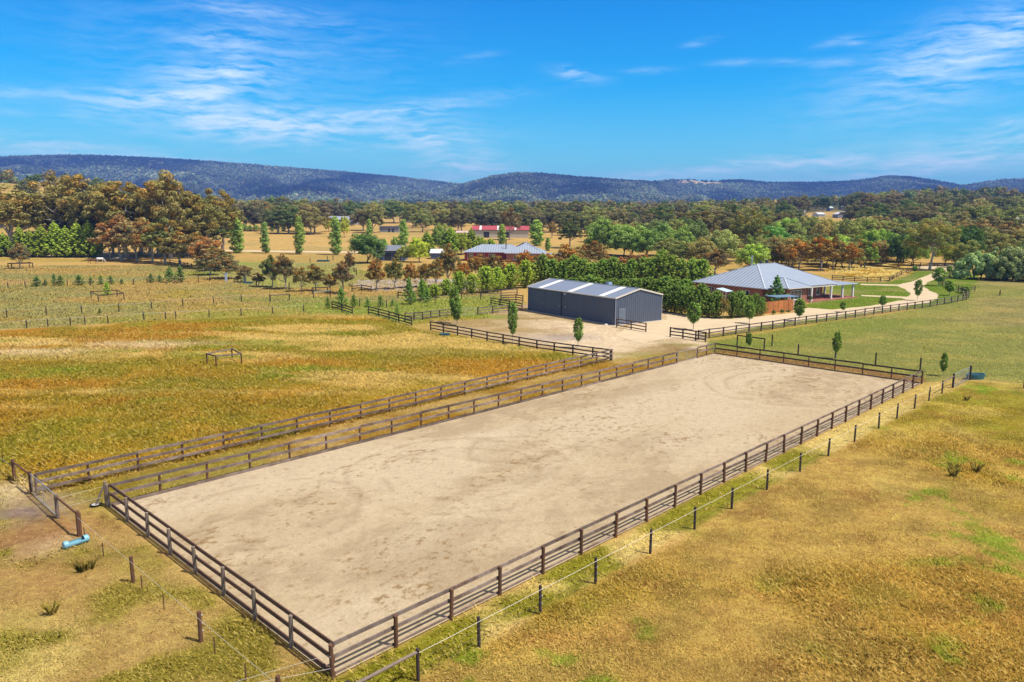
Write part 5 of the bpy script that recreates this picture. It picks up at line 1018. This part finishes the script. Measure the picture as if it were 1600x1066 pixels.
# ================================================================== trees
def crown_mesh(name, C, Rv, per, size, colr, seed, up=.3):
    V, Fc, cols, nn = leaf_soup(np.array(C), np.array(Rv), per, size, colr, seed, up=up); return np_mesh(name, V, Fc, [M_leaf], {'lv': cols}, {'cn': nn})
PROTO = {}
def gum(key, seed, H=16., W=14., nc=60, per=170, size=.30, trunk=.30, tips=(1.22, .95, .75), tipf=.25, bark=M_bark, zlo=.30, dens=1.0, bottom=.28, rcl=.13):
    g = np.random.default_rng(seed); C = []; Rv = []
    while len(C) < nc:
        d = g.normal(size=3); d /= np.linalg.norm(d); 
        if d[2] < -.55: continue
        r = g.uniform(.30, .95); zc = H * (bottom + (1 - bottom) * .5); p = np.array([d[0] * W / 2 * r, d[1] * W / 2 * r, zc + d[2] * H * (1 - bottom) * .5 * r])
        p[2] += .05 * H * math.cos(d[0] * 5 + seed); s = g.uniform(.75, 1.3) * rcl
        C.append(p); Rv.append((W * s, W * s, W * s * .72))
    C = np.array(C); Rv = np.array(Rv); k = (C[:, 2] / H)[:, None]
    colr = np.ones((nc, 3)) * g.uniform(.75, 1.2, (nc, 1)); t_ = (g.uniform(size=(nc, 1)) < tipf + .35 * (k > .7)).astype(float); colr = colr * (1 - t_) + colr * np.array(tips) * t_
    cm = crown_mesh('crown', C, Rv, per, size, colr, seed)
    b = MB(); base = Vector((0, 0, -.3)); z0 = H * trunk; lean = Vector((g.uniform(-.04, .04) * H, g.uniform(-.04, .04) * H, z0)); tr = .022 * H
    b.cyl(base, lean * .5 + Vector((0, 0, 0)), tr * 1.25, tr, 9); b.cyl(lean * .5, lean, tr, tr * .8, 9)
    idx = np.argsort(g.uniform(size=nc))[:min(nc, 20)]
    nodes = [lean]
    for j, i in enumerate(idx):
        c = Vector(C[i]); st = lean if j < 5 else nodes[1 + g.integers(0, len(nodes) - 1)]; mid = st.lerp(c, .5) + Vector((g.uniform(-.05, .05) * W, g.uniform(-.05, .05) * W, -.02 * H))
        r0 = tr * (.62 if j < 5 else .34); b.cyl(st, mid, r0, r0 * .65, 6); b.cyl(mid, c, r0 * .65, r0 * .2, 5); nodes.append(mid)
    PROTO[key] = (cm, b.mesh('trunk', bark), H, W)
for i in range(5): gum('gum%d' % i, 100 + i, 18, 14 - i * .8, 120, 95, .24, rcl=.080, bottom=.14, trunk=.26, tipf=.15)
for i in range(4): gum('young%d' % i, 120 + i, 9, 7.0 + .3 * i, 90, 90, .16, .20, tips=(1.35, .9, .62), tipf=.12, bottom=.10, rcl=.092)
gum('spread', 140, 18, 19, 150, 105, .22, .24, rcl=.062, bottom=.16)
for i in range(3): gum('green%d' % i, 150 + i, 10, 12, 130, 120, .21, .14, tips=(1.1, 1.1, .9), bark=M_barkd, bottom=.02, rcl=.098)
gum('oak', 160, 10, 11.5, 130, 125, .22, .12, tips=(1.1, 1.1, .9), bark=M_barkd, bottom=.04, rcl=.105)
for i in range(2): gum('sapround%d' % i, 170 + i, 3.0, 1.5, 12, 60, .075, .30, tips=(1.2, 1.1, .6), tipf=.4, bottom=.36, rcl=.17)
for i in range(4): gum('bg%d' % i, 180 + i, 15, 14, 120, 90, .27, .16, bottom=.0, rcl=.085, tipf=.1, tips=(1.12, .98, .85))
def poplar(key, seed, H=14., W=4.4, k=(1.05, 1.0)):
    g = np.random.default_rng(seed); C = []; Rv = []
    for i in range(120):
        t_ = .05 + .92 * (i + g.uniform(0, 1)) / 120; prof = math.sin(math.pi * min(1, t_ ** .75 * .98 + .04)) ** .6; a = g.uniform(0, 6.28); r = W / 2 * prof * g.uniform(.15, .72)
        C.append((math.cos(a) * r, math.sin(a) * r, H * t_)); Rv.append((W * .17, W * .17, H * .045))
    C.append((0, 0, H * .95)); Rv.append((W * .08, W * .08, H * .06))
    n_ = len(C); cm = crown_mesh('crown', C, Rv, 75, .19, np.ones((n_, 3)) * g.uniform(.75, 1.25, (n_, 1)), seed, up=.4)
    b = MB(); b.cyl((0, 0, -.3), (0, 0, H * .5), .22, .1, 8); b.cyl((0, 0, H * .5), (0, 0, H * .9), .1, .03, 6)
    for i in range(8): a = i * 2.4; b.cyl((0, 0, H * (.08 + .09 * i)), (math.cos(a) * W * .3, math.sin(a) * W * .3, H * (.22 + .09 * i)), .07, .02, 5)
    PROTO[key] = (cm, b.mesh('trunk', M_barkd), H, W)
for i in range(3): poplar('poplar%d' % i, 200 + i)
def conifer(key, seed, H=6., W=3.4, nb=90, per=46, size=.10, open_=0.0, pw=.8, lift=.35, lo=.03, kink=.0, lifts=None):
    g = np.random.default_rng(seed); C = []; Rv = []; b = MB(); b.cyl((0, 0, -.2), (0, 0, H * .95), .02 * H, .004 * H, 7)
    for i in range(nb):
        t_ = lo + (1 - lo) * (i + .5) / nb; a = i * 2.399 + g.uniform(-.3, .3); R_ = W / 2 * (1 - t_) ** pw * g.uniform(.55, 1.25) * min(1, .6 + t_ * 5) + .04 * W; z0 = H * t_ * .93
        for f in (.35, .62, .88, 1.02):
            C.append((math.cos(a) * R_ * f, math.sin(a) * R_ * f, z0 + R_ * lift * f * f)); s_ = W * (.10 - .035 * f) * (1 - .35 * open_); Rv.append((s_, s_, s_ * .8))
        b.cyl((0, 0, z0), (math.cos(a) * R_ * .8, math.sin(a) * R_ * .8, z0 + R_ * lift * .64), .006 * H, .002 * H, 4, cap=False)
    for q in (.93, .97, 1.0): C.append((0, 0, H * q)); Rv.append((W * .03, W * .03, H * .03))
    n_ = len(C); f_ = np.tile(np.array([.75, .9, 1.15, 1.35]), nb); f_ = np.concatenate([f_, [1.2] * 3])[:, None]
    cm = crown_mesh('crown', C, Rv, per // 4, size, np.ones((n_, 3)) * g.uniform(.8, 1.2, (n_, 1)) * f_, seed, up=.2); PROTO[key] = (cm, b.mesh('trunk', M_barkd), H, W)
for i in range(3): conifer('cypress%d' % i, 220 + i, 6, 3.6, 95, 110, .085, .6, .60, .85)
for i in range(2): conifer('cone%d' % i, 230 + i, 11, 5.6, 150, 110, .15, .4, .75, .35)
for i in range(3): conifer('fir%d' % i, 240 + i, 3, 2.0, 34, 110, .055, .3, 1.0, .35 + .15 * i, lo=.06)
def bush(key, seed, H=8., W=12.):
    g = np.random.default_rng(seed); C = []; Rv = []
    for i in range(90):
        d = g.normal(size=3); d[2] = abs(d[2]); d /= np.linalg.norm(d); r = g.uniform(.7, .95); C.append((d[0] * W / 2 * r, d[1] * W / 2 * r, H * .1 + d[2] * H * .85 * r)); s_ = g.uniform(.05, .09) * W; Rv.append((s_, s_, s_))
    n_ = len(C); cm = crown_mesh('crown', C, Rv, 190, .20, np.ones((n_, 3)) * g.uniform(.8, 1.2, (n_, 1)), seed)
    b = MB()
    for i in range(7): a = i * .9; b.cyl((math.cos(a) * W * .12, math.sin(a) * W * .12, -.3), (math.cos(a) * W * .28, math.sin(a) * W * .28, H * .6), .16, .06, 6)
    PROTO[key] = (cm, b.mesh('trunk', M_barkd), H, W)
for i in range(2): bush('bush%d' % i, 260 + i)
def sapling(key, seed, H=3.2):
    g = np.random.default_rng(seed); C = []; Rv = []; b = MB(); b.cyl((0, 0, -.1), (0, 0, H * .9), .032, .012, 7)
    for i in range(30):
        t_ = .30 + .67 * (i + g.uniform(0, 1)) / 30; w_ = .42 * math.sin(math.pi * ((t_ - .3) / .74) ** .8) + .06; a = i * 2.4 + g.uniform(-.5, .5); p = (math.cos(a) * w_ * .8, math.sin(a) * w_ * .8, H * t_); C.append(p); Rv.append((.2, .2, .24)); b.cyl((0, 0, H * (t_ - .16)), p, .012, .004, 4, cap=False)
    n_ = len(C); cm = crown_mesh('crown', C, Rv, 60, .075, np.ones((n_, 3)) * g.uniform(.75, 1.3, (n_, 1)), seed); PROTO[key] = (cm, b.mesh('trunk', M_bark), H, 1.1)
for i in range(4): sapling('sap%d' % i, 280 + i)

NT_ = {'gum': 0}
TREES = []
def tree(kind, p, h, w_, col, label, group=None, name='gum_tree', cat='tree', whole=False):
    cm, tm, H0, W0 = PROTO[kind]; root = link(name, None, None, (p[0], p[1], p[2] - .05), random.uniform(0, 6.28)); tag(root, label, cat, group)
    sx = w_ / W0 * random.uniform(.95, 1.05); sz = h / H0; j = random.uniform(.86, 1.14); K_ = 1.0 if kind[:3] in ('gum', 'you', 'spr', 'sap') else (1.25 if kind[:2] == 'bg' else 1.5)
    c = tuple(max(.005, K_ * q * j * random.uniform(.95, 1.05)) for q in col)
    o = link('crown', cm, root, (0, 0, 0), 0, (sx, w_ / W0, sz)); o.color = (*c, 1)
    o = link('trunk', tm, root, (0, 0, 0), 0, (sx, w_ / W0, sz)); TREES.append(root); return root
C_OL = (0.245, 0.262, 0.085); C_BR = (0.28, 0.235, 0.09); C_OR = (0.39, 0.26, 0.08); C_DG = (0.13, 0.175, 0.06); C_GR = (0.24, 0.33, 0.07); C_CON = (0.215, 0.27, 0.04); C_POP = (0.22, 0.30, 0.075); C_YG = (0.34, 0.38, 0.055); C_SG = (0.29, 0.32, 0.12); C_RD = (0.34, 0.225, 0.105); C_DB = (0.235, 0.20, 0.10)
def px_tree(kind, px, top, base, wpx, col, label, group=None, name='gum_tree', cat='tree', s=1.0):
    p = GT(px, base); r = math.hypot(p[0], p[1]); h = heightat(p, top) * s; w_ = wpx / F * r; return tree(kind, p, h, w_, col, label, group, name, cat)
ORD = ['first', 'second', 'third', 'fourth', 'fifth', 'sixth', 'seventh', 'eighth', 'ninth', 'tenth', 'eleventh', 'twelfth', 'thirteenth', 'fourteenth', 'fifteenth', 'sixteenth', 'seventeenth', 'eighteenth', 'nineteenth', 'twentieth']
def ordn(i): return ORD[i] if i < 20 else ('twenty ' + ORD[i - 20] if i < 39 else 'thirty ninth')
def row(items, kinds, col, desc, tail, group, name='gum_tree', cat='tree', start='from left'):
    items = sorted(items); gj = random.Random(len(items) * 31 + len(tail))
    for i, it in enumerate(items):
        px, top, base, w_ = it[:4]; c = it[4] if len(it) > 4 else col; k = kinds[i % len(kinds)]
        hh_ = (base - top) * gj.uniform(-.13, .10); px_tree(k, px + gj.uniform(-1, 1) * w_ * .06, top - hh_, base, w_ * gj.uniform(.85, 1.15), c, f'{ordn(i)} {desc} {start} {tail}', group, name, cat)
Y5 = ['young0', 'young1', 'young2', 'young3']; G5 = ['gum0', 'gum1', 'gum2', 'gum3', 'gum4']; FIR = ['fir0', 'fir1', 'fir2']; CY = ['cypress0', 'cypress1', 'cypress2']; PO = ['poplar0', 'poplar1', 'poplar2']; GRN = ['green0', 'green1', 'green2']

row([(22, 284, 394, 112), (112, 277, 394, 96), (160, 290, 398, 74), (200, 262, 402, 104), (238, 276, 400, 86), (272, 276, 404, 92), (312, 296, 402, 84), (345, 303, 398, 60)], G5, (.285, .255, .085), 'tall grey limbed gum', 'in the big stand at the left', 'tall gums of the left stand')
row([(65, 292, 388, 60), (138, 318, 394, 70), (180, 312, 398, 60), (252, 322, 400, 80), (330, 330, 400, 60), (222, 318, 398, 70), (90, 322, 392, 60), (295, 318, 399, 70)], G5, C_DG, 'dark understorey gum', 'between the tall gums at the left', 'understorey gums of the left stand')
row([(170, 350, 403, 40, C_OL), (188, 330, 407, 66, C_RD), (214, 336, 409, 54, C_BR), (238, 344, 410, 50, C_BR), (260, 341, 412, 52, C_OL), (284, 356, 414, 56, C_BR), (306, 364, 417, 54, C_BR), (325, 368, 420, 50, C_RD), (342, 380, 423, 46, C_BR)], Y5, C_BR, 'rust tipped young gum', 'in the line behind the grazing horses', 'rusty young gums along the left drive')
row([(8, 364, 401, 28), (32, 355, 402, 27), (50, 357, 402, 26), (68, 354, 402, 27), (87, 349, 402, 30), (105, 350, 402, 30), (124, 350, 402, 30), (142, 350, 402, 32), (-14, 362, 402, 28), (-36, 360, 402, 28)], ['cone0', 'cone1'], C_CON, 'dark green conifer', 'in the clipped row by the grey roofed house', 'conifer row at the left edge', 'conifer')
px_tree('young1', 31, 378, 420, 30, C_DB, 'small round brown gum standing inside the timber guard', None)
row([(372, 430, 441, 16, C_DB), (384, 414, 441, 26, C_DB), (404, 423, 448, 20, C_DB), (425, 398, 449, 34, C_DG), (444, 398, 452, 38, C_DB), (472, 415, 456, 30, C_BR), (494, 412, 455, 38, C_BR), (536, 412, 459, 32, C_DB), (516, 428, 456, 22, C_BR), (350, 402, 436, 44, C_DB), (330, 392, 430, 40, C_DB)], Y5, C_BR, 'small grey brown gum', 'in the row running past the pale gate posts', 'small gums along the middle fence')
px_tree('young2', 546, 393, 436, 22, C_DB, 'narrow dark gum on the green lawn left of the gravel yard')
px_tree('young0', 318, 402, 425, 14, C_DG, 'small dark shrub at the right foot of the young gum line', None, 'shrub', 'shrub')
row([(588, 404, 454, 38, C_OR), (617, 398, 452, 34, C_OL), (640, 408, 450, 34, C_OR), (662, 410, 449, 30, C_BR), (683, 402, 451, 32, C_BR), (702, 380, 448, 40, C_BR), (722, 408, 446, 34, C_OR), (748, 390, 440, 40, C_OR), (772, 392, 440, 44, C_BR), (796, 402, 440, 34, C_OR), (818, 393, 438, 42, C_OR), (840, 400, 436, 36, C_BR), (858, 394, 432, 32, C_OR), (884, 380, 428, 46, C_OR), (905, 384, 427, 36, C_BR), (926, 375, 426, 44, C_BR)], Y5, C_OR, 'orange tinged young gum', 'in the long rusty row beyond the gravel yard', 'rusty young gums across the middle')
row([(948, 394, 432, 30, C_RD), (968, 396, 434, 38, C_RD), (990, 396, 434, 34, C_RD), (1008, 400, 434, 26, C_OR)], Y5, C_RD, 'reddish young gum', 'in the short row between hedge and round green trees', 'reddish young gums behind the tall hedge')
# poplars
row([(370, 335, 395.5, 25), (416, 345, 396, 20), (470, 334, 397.5, 23), (525, 338, 398.5, 21), (579, 336, 397, 18), (632, 341, 394, 19)], PO, C_POP, 'tall columnar poplar', 'along the pale farm road', 'poplars along the pale farm road', 'poplar')
row([(425, 343, 362, 8), (434, 345, 362, 6), (443, 341, 362, 9)], PO, C_POP, 'tiny columnar poplar', 'in the dry field far beyond the road', 'tiny far poplars', 'poplar')
row([(382, 349, 362, 10), (391, 351, 362, 9), (401, 352, 362, 9), (411, 351, 362, 9)], ['green0', 'green1'], C_POP, 'small round bush', 'at the edge of the far dry field', 'small bushes of the far field', 'bush', 'bush')
px_tree('oak', 573, 364, 411, 56, (.10,.155,.05), 'broad dark green oak in front of the blue garage', None, 'oak_tree')
px_tree('green0', 514, 340, 362, 19, C_YG, 'round yellow green tree just left of the far blue house', None, 'round_tree')
px_tree('green1', 538, 339, 371, 19, C_YG, 'yellow green tree right behind the fourth poplar', None, 'round_tree')
px_tree('oak', 492, 325, 352, 26, (.09,.14,.06), 'dark bluish round tree left of the far blue house', None, 'round_tree')
px_tree('green2', 655, 372, 410, 38, C_YG, 'yellow green weeping tree beside the garage', None, 'willow_tree'); px_tree('green1', 631, 384, 409, 26, C_OL, 'olive tree overlapping the right end of the garage', None, 'round_tree')
row([(600, 369, 393, 18, C_POP), (618, 368, 392, 14, C_POP), (668, 358, 400, 34, C_CON), (690, 350, 398, 30, C_POP), (705, 354, 399, 30, C_CON), (722, 360, 398, 28, C_CON), (736, 356, 397, 24, C_CON), (752, 369, 396, 22, C_CON), (768, 369, 395, 24, C_CON)], ['cone0', 'green0', 'cone1', 'green2'], C_CON, 'leafy green tree', 'in the windbreak behind the farmhouse', 'green windbreak behind the farmhouse', 'windbreak_tree')
px_tree('poplar1', 784, 350, 383, 18, C_GR, 'bright green upright tree in front of the red roofed barn', None, 'round_tree'); px_tree('poplar2', 838, 343, 384, 27, C_GR, 'bright green loose tree at the right end of the red roofed barn', None, 'round_tree'); px_tree('poplar0', 856, 371, 392, 12, C_GR, 'slender pale green tree right of the farmhouse roof', None, 'round_tree')
px_tree('young3', 797, 323, 375, 36, C_DB, 'tall brown gum standing before the middle of the red roofed barn'); px_tree('gum2', 723, 315, 355, 30, C_DG, 'dark gum left of the red roofed barn, behind the lean-to'); px_tree('young2', 664, 337, 356, 28, C_BR, 'rusty round gum bush in the far dry field', None)
px_tree('gum1', 890, 344, 388, 44, C_DG, 'dark leafy gum right of the slender pale green tree'); px_tree('young1', 862, 345, 372, 18, C_BR, 'small brown gum on the dry verge right of the barn')
# round green trees
row([(945, 343, 398, 66), (975, 350, 400, 50), (988, 354, 401, 64), (1012, 356, 404, 62), (1038, 351, 400, 62), (1062, 357, 402, 52)], GRN, (.175,.25,.065), 'big round pale green tree', 'in the group behind the tall hedge', 'round green trees behind the hedge', 'round_tree')
px_tree('green1', 1127, 360, 412, 58, C_SG, 'big round sage green tree left of the tall pale trunked gum', None, 'round_tree'); px_tree('green0', 1205, 353, 400, 58, (.15,.28,.075), 'dark green round tree above the peak of the brick house roof', None, 'round_tree'); px_tree('young1', 1117, 388, 429, 48, C_DB, 'round dark brown gum to the left of the brick house roof')
px_tree('spread', 1168, 326, 402, 72, C_OL, 'tall pale trunked gum rising behind the brick house roof'); px_tree('gum3', 1098, 326, 378, 54, C_BR, 'brown crowned gum above the sage green tree'); px_tree('gum0', 1030, 320, 368, 56, C_DG, 'dark broad gum behind the round pale green trees'); px_tree('gum1', 1140, 318, 372, 40, C_DG, 'narrow dark gum left of the tall pale trunked gum')
row([(1206, 371, 418, 44, C_DB), (1228, 384, 420, 36, C_BR), (1248, 373, 422, 50, C_OR), (1280, 370, 423, 40, C_OR), (1300, 370, 422, 38, C_BR), (1325, 380, 423, 38, C_OR), (1346, 376, 418, 36, C_RD), (1185, 392, 418, 30, C_BR), (1366, 388, 414, 26, C_BR)], Y5, C_OR, 'rusty leaved gum', 'in the line at the back of the brick house', 'rusty gums behind the brick house')
row([(1360, 352, 412, 34, C_GR), (1378, 362, 412, 36, (.17,.26,.05)), (1404, 356, 417, 38, (.08,.13,.04)), (1428, 372, 415, 36, C_GR), (1476, 372, 415, 34, C_YG), (1508, 350, 413, 50, (.08,.13,.04)), (1492, 380, 416, 24, (.08,.13,.04))], ['oak', 'green1', 'oak', 'green2'], C_GR, 'leafy shade tree', 'around the drive entrance', 'shade trees around the drive entrance', 'round_tree')
px_tree('spread', 1452, 341, 422, 78, C_OL, 'great spreading gum with forked pale limbs at the drive entrance')
row([(1538, 338, 402, 62, C_DB), (1575, 350, 402, 50, C_BR), (1608, 352, 402, 54, C_OL), (1555, 362, 405, 44, C_BR), (1640, 345, 402, 60, C_OL)], G5, C_OL, 'tall gum', 'directly behind the big sage green bushes', 'gums behind the sage green bushes')
row([(1530, 388, 436, 62), (1566, 378, 438, 72), (1604, 378, 439, 74), (1650, 382, 440, 70)], ['bush0', 'bush1'], (.24,.29,.125), 'huge rounded sage green bush', 'at the corner of the open green paddock', 'sage green bushes of the open paddock', 'bush', 'bush')
# hedges
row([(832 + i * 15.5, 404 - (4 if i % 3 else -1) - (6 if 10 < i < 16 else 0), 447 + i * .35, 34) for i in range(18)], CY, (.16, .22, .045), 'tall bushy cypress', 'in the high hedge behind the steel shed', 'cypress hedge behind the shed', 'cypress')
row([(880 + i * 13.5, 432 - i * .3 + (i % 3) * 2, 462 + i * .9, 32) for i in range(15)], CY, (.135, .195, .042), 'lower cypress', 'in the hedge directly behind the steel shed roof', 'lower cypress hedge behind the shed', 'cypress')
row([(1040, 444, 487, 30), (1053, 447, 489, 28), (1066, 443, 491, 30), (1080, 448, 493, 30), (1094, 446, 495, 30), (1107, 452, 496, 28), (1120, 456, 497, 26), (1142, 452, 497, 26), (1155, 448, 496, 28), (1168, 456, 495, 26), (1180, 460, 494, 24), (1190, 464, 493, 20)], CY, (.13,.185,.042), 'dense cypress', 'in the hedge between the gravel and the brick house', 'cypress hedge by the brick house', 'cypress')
px_tree('young0', 1130, 464, 498, 18, C_BR, 'thin browning cypress in the gap of the hedge by the brick house', None, 'cypress'); px_tree('fir1', 1212, 430, 478, 34, (.09,.17,.05), 'dark young fir poking up behind the orange paling fence', None, 'fir_tree')
row([(757, 412, 458, 38), (778, 418, 456, 30), (785, 426, 453, 24), (800, 414, 452, 34), (819, 406, 450, 38), (661, 435, 469, 22), (679, 440, 465, 24), (696, 432, 462, 26), (717, 424, 459, 30), (736, 428, 460, 24)], CY, C_CON, 'young bushy cypress', 'in the row between gravel yard and steel shed', 'young cypresses left of the shed', 'cypress')
FR = [(57.7, 430, 447.5, 19), (72, 436, 446, 9), (86, 424, 447, 12), (96, 428, 447, 13), (124, 427, 446, 18), (142, 432, 444, 12), (157.6, 428, 445, 13), (174, 428, 445, 14), (190, 435, 444, 9), (236.5, 427, 442, 15), (250, 428, 440.5, 13), (267, 418, 442, 20), (281.5, 416, 441.5, 20)]
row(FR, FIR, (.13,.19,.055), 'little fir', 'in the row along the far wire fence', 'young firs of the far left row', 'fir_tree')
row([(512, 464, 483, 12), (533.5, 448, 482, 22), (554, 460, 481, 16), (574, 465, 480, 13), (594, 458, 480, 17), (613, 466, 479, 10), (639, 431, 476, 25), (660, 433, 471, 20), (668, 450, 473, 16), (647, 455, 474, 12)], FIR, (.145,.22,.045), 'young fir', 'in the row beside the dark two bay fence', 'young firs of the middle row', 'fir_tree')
px_tree('fir0', 168, 439, 462.5, 14, (.25,.36,.04), 'bright lime green young fir inside the dark timber guard', None, 'fir_tree'); px_tree('fir2', 156, 481, 491, 7, (.10, .14, .04), 'tiny fir between the two tape fences', None, 'fir_tree'); px_tree('fir1', 621, 473, 494, 14, C_GR, 'small green sapling at the dark four bay fence', None, 'sapling')
# saplings
SP = [(714, 472, 509, 18, 'lower leafy stem of the sapling pair at the yard gate'), (711, 447, 506, 19, 'taller leafy sapling behind its partner at the yard gate'), (801, 473, 538, 17, 'tall narrow sapling left of the steel shed front, inside the yard fence'), (903, 497, 545, 18, 'leafy sapling in front of the long wall of the steel shed'),
      (1083, 472, 516, 22, 'rounded sapling behind the short dark fence by the drive'), (1170.5, 473, 506, 16, 'sapling in front of the hedge by the drive fence'), (1248, 467, 502, 18, 'bright sapling by the right end of the orange paling fence'), (1316.8, 471, 488, 11, 'small sapling in front of the verandah lawn'), (1378.5, 462, 482, 12, 'small sapling by the drive right of the verandah'),
      (1170, 520, 545, 10, 'small bright sapling inside the post and rail guard behind the arena'), (1306, 517, 561, 14, 'tallest sapling in the field behind the arena'), (1473, 553, 588, 11, 'thin sapling beyond the right corner of the arena'), (1433, 437, 470, 12, 'slim sapling where the drive forks'), (1466, 418, 447, 18, 'leafy sapling on the grass island of the drive'),
      (1483, 438, 462, 13, 'upright sapling inside the drive fence bend'), (1429, 415, 427, 8, 'tiny sapling on the golden field fence'), (1483, 415, 428, 8, 'tiny bright sapling left of the farthest drive fence posts'), (1494.6, 408, 424, 9, 'tiny sapling at the far end of the drive fence'), (1507, 447, 458, 14, 'low green bush at the stub fence on the drive bend')]
for i, (px, top, base, w_, lab) in enumerate(SP): px_tree('sap%d' % (i % 4), px, top, base, w_, (.20,.30,.06), lab, 'saplings planted along fences and drive', 'sapling', 'sapling')
for i, (px, h_) in enumerate(((1209, 6), (1222, 7), (1232, 6))):
    px_tree('green0', px, 490 - h_, 491.5 - i * 2, 7, (.12, .15, .05), ('left', 'middle', 'right')[i] + ' one of three low shrubs at the foot of the orange paling fence', 'low shrubs at the paling fence', 'shrub', 'shrub')

# belts of gums across the plain: individuals, nearest first
def belt(n, px0, px1, r0, r1, h0, h1, cols, kinds, label, group, name='gum_tree', seed=1, avoid=()):
    g = random.Random(seed)
    cnt = 0
    for i in range(n):
        px = px0 + (px1 - px0) * (i + g.uniform(.1, .9)) / n; r = g.uniform(r0, r1)
        if any(a < px < b for a, b in avoid): continue
        p = AT(px, r); h = g.uniform(h0, h1); tree(g.choice(kinds), p, h, h * g.uniform(.95, 1.3), g.choice(cols), ordn(cnt) + ' ' + label.replace(' ', ' ', 1), group, name); cnt += 1
BG = ['bg0', 'bg1', 'bg2', 'bg3']; CM = [C_OL, C_OL, (.15, .17, .065), C_DG, (.19, .175, .085), (.25, .23, .09), (.17, .155, .085)]; CG = [C_OL, C_GR, C_DG, (.22,.24,.08), C_BR]
belt(14, 1040, 1260, 205, 260, 6, 8, CG, BG + GRN, 'low tree filling the gap above the brick house roof', 'low trees above the house roof', seed=21)
belt(9, 1500, 1700, 240, 300, 8, 11, CG, BG, 'gum close behind the great spreading gum and bushes', 'gums close behind the entrance', seed=22)
belt(20, 362, 640, 400, 470, 13, 17, CM, BG, 'gum in the belt behind the far poplars and the dry field', 'gums behind the far dry field', seed=1, avoid=((504, 566), (590, 634), (537, 548), (640, 656)))
belt(16, 372, 700, 480, 600, 14, 18, CM, BG, 'gum in the second belt beyond the far blue house', 'gums beyond the far blue house', seed=2)
belt(16, 655, 910, 400, 470, 11, 15, CM, BG, 'gum in the belt directly behind the red roofed barn', 'gums behind the red roofed barn', seed=3, avoid=((735, 742),))
belt(20, 640, 940, 480, 620, 14, 18, CM, BG, 'gum standing well beyond the red roofed barn', 'gums well beyond the barn', seed=4)
belt(18, 900, 1100, 300, 350, 9, 12, CG, BG + GRN, 'mixed tree just behind the round pale green group', 'mixed trees behind the round green group', seed=5, avoid=((895, 925),))
belt(18, 900, 1250, 360, 450, 12, 15, CM, BG, 'gum in the dense wood above the round pale green trees', 'gums above the round green trees', seed=6)
belt(18, 920, 1250, 460, 600, 13, 17, CM, BG, 'gum at the upper edge of the wood above the round pale green trees', 'gums at the upper edge of that wood', seed=7)
belt(26, 1170, 1420, 225, 290, 7, 9, CG + [C_GR], BG + GRN, 'tree in the mixed wood close behind the rusty gums of the brick house', 'mixed wood behind the rusty gums', seed=8)
belt(22, 1200, 1480, 300, 380, 9, 12, CG, BG + GRN, 'tree in the mixed wood below the houses on the rise', 'mixed wood below the rise', seed=9)
belt(14, 1220, 1500, 400, 500, 9, 12, CG, BG, 'gum in the slope wood just under the houses on the rise', 'slope wood under the rise', seed=10, avoid=((1305, 1335), (1250, 1300)))
belt(22, 1330, 1700, 420, 560, 13, 17, CM, BG, 'gum on the slope right of the houses on the rise', 'gums right of the rise houses', seed=11, avoid=((1550, 1566), (1580, 1625)))
belt(22, 1330, 1720, 600, 800, 15, 19, CM, BG, 'gum high on the wooded slope at the right', 'gums high on the right slope', seed=12)
belt(14, 1400, 1700, 330, 400, 9, 12, CG, BG, 'gum behind the drive entrance trees', 'gums behind the entrance trees', seed=13, avoid=((1550, 1566), (1580, 1625)))
belt(10, -60, 380, 420, 560, 13, 17, CM, BG, 'gum on the dry slope behind the big left stand', 'gums on the dry left slope', seed=14, avoid=((50, 75),))
belt(10, 1080, 1330, 620, 780, 14, 17, CM, BG, 'gum behind the houses on the rise', 'gums behind the rise houses', seed=15)

# ------------------------------------------------------------------ haze: one closed box of even thin air round everything below the sky
m = bpy.data.materials.new('haze_air'); m.use_nodes = True; n = NT(m.node_tree); n.n.clear(); out = n.node('ShaderNodeOutputMaterial')
pv = n.node('ShaderNodeVolumePrincipled'); pv.inputs['Color'].default_value = (.17, .37, 1.0, 1); pv.inputs['Density'].default_value = .00015; pv.inputs['Anisotropy'].default_value = .0; n.l.new(pv.outputs[0], out.inputs['Volume'])
HAZE = True
if HAZE:
    b = MB(); b.box(-8500, 8500, -2800, 8000, -30, 405); hz = b.build('haze', m); hz['kind'] = 'stuff'; hz['label'] = 'thin blue summer haze over the plain and hills'
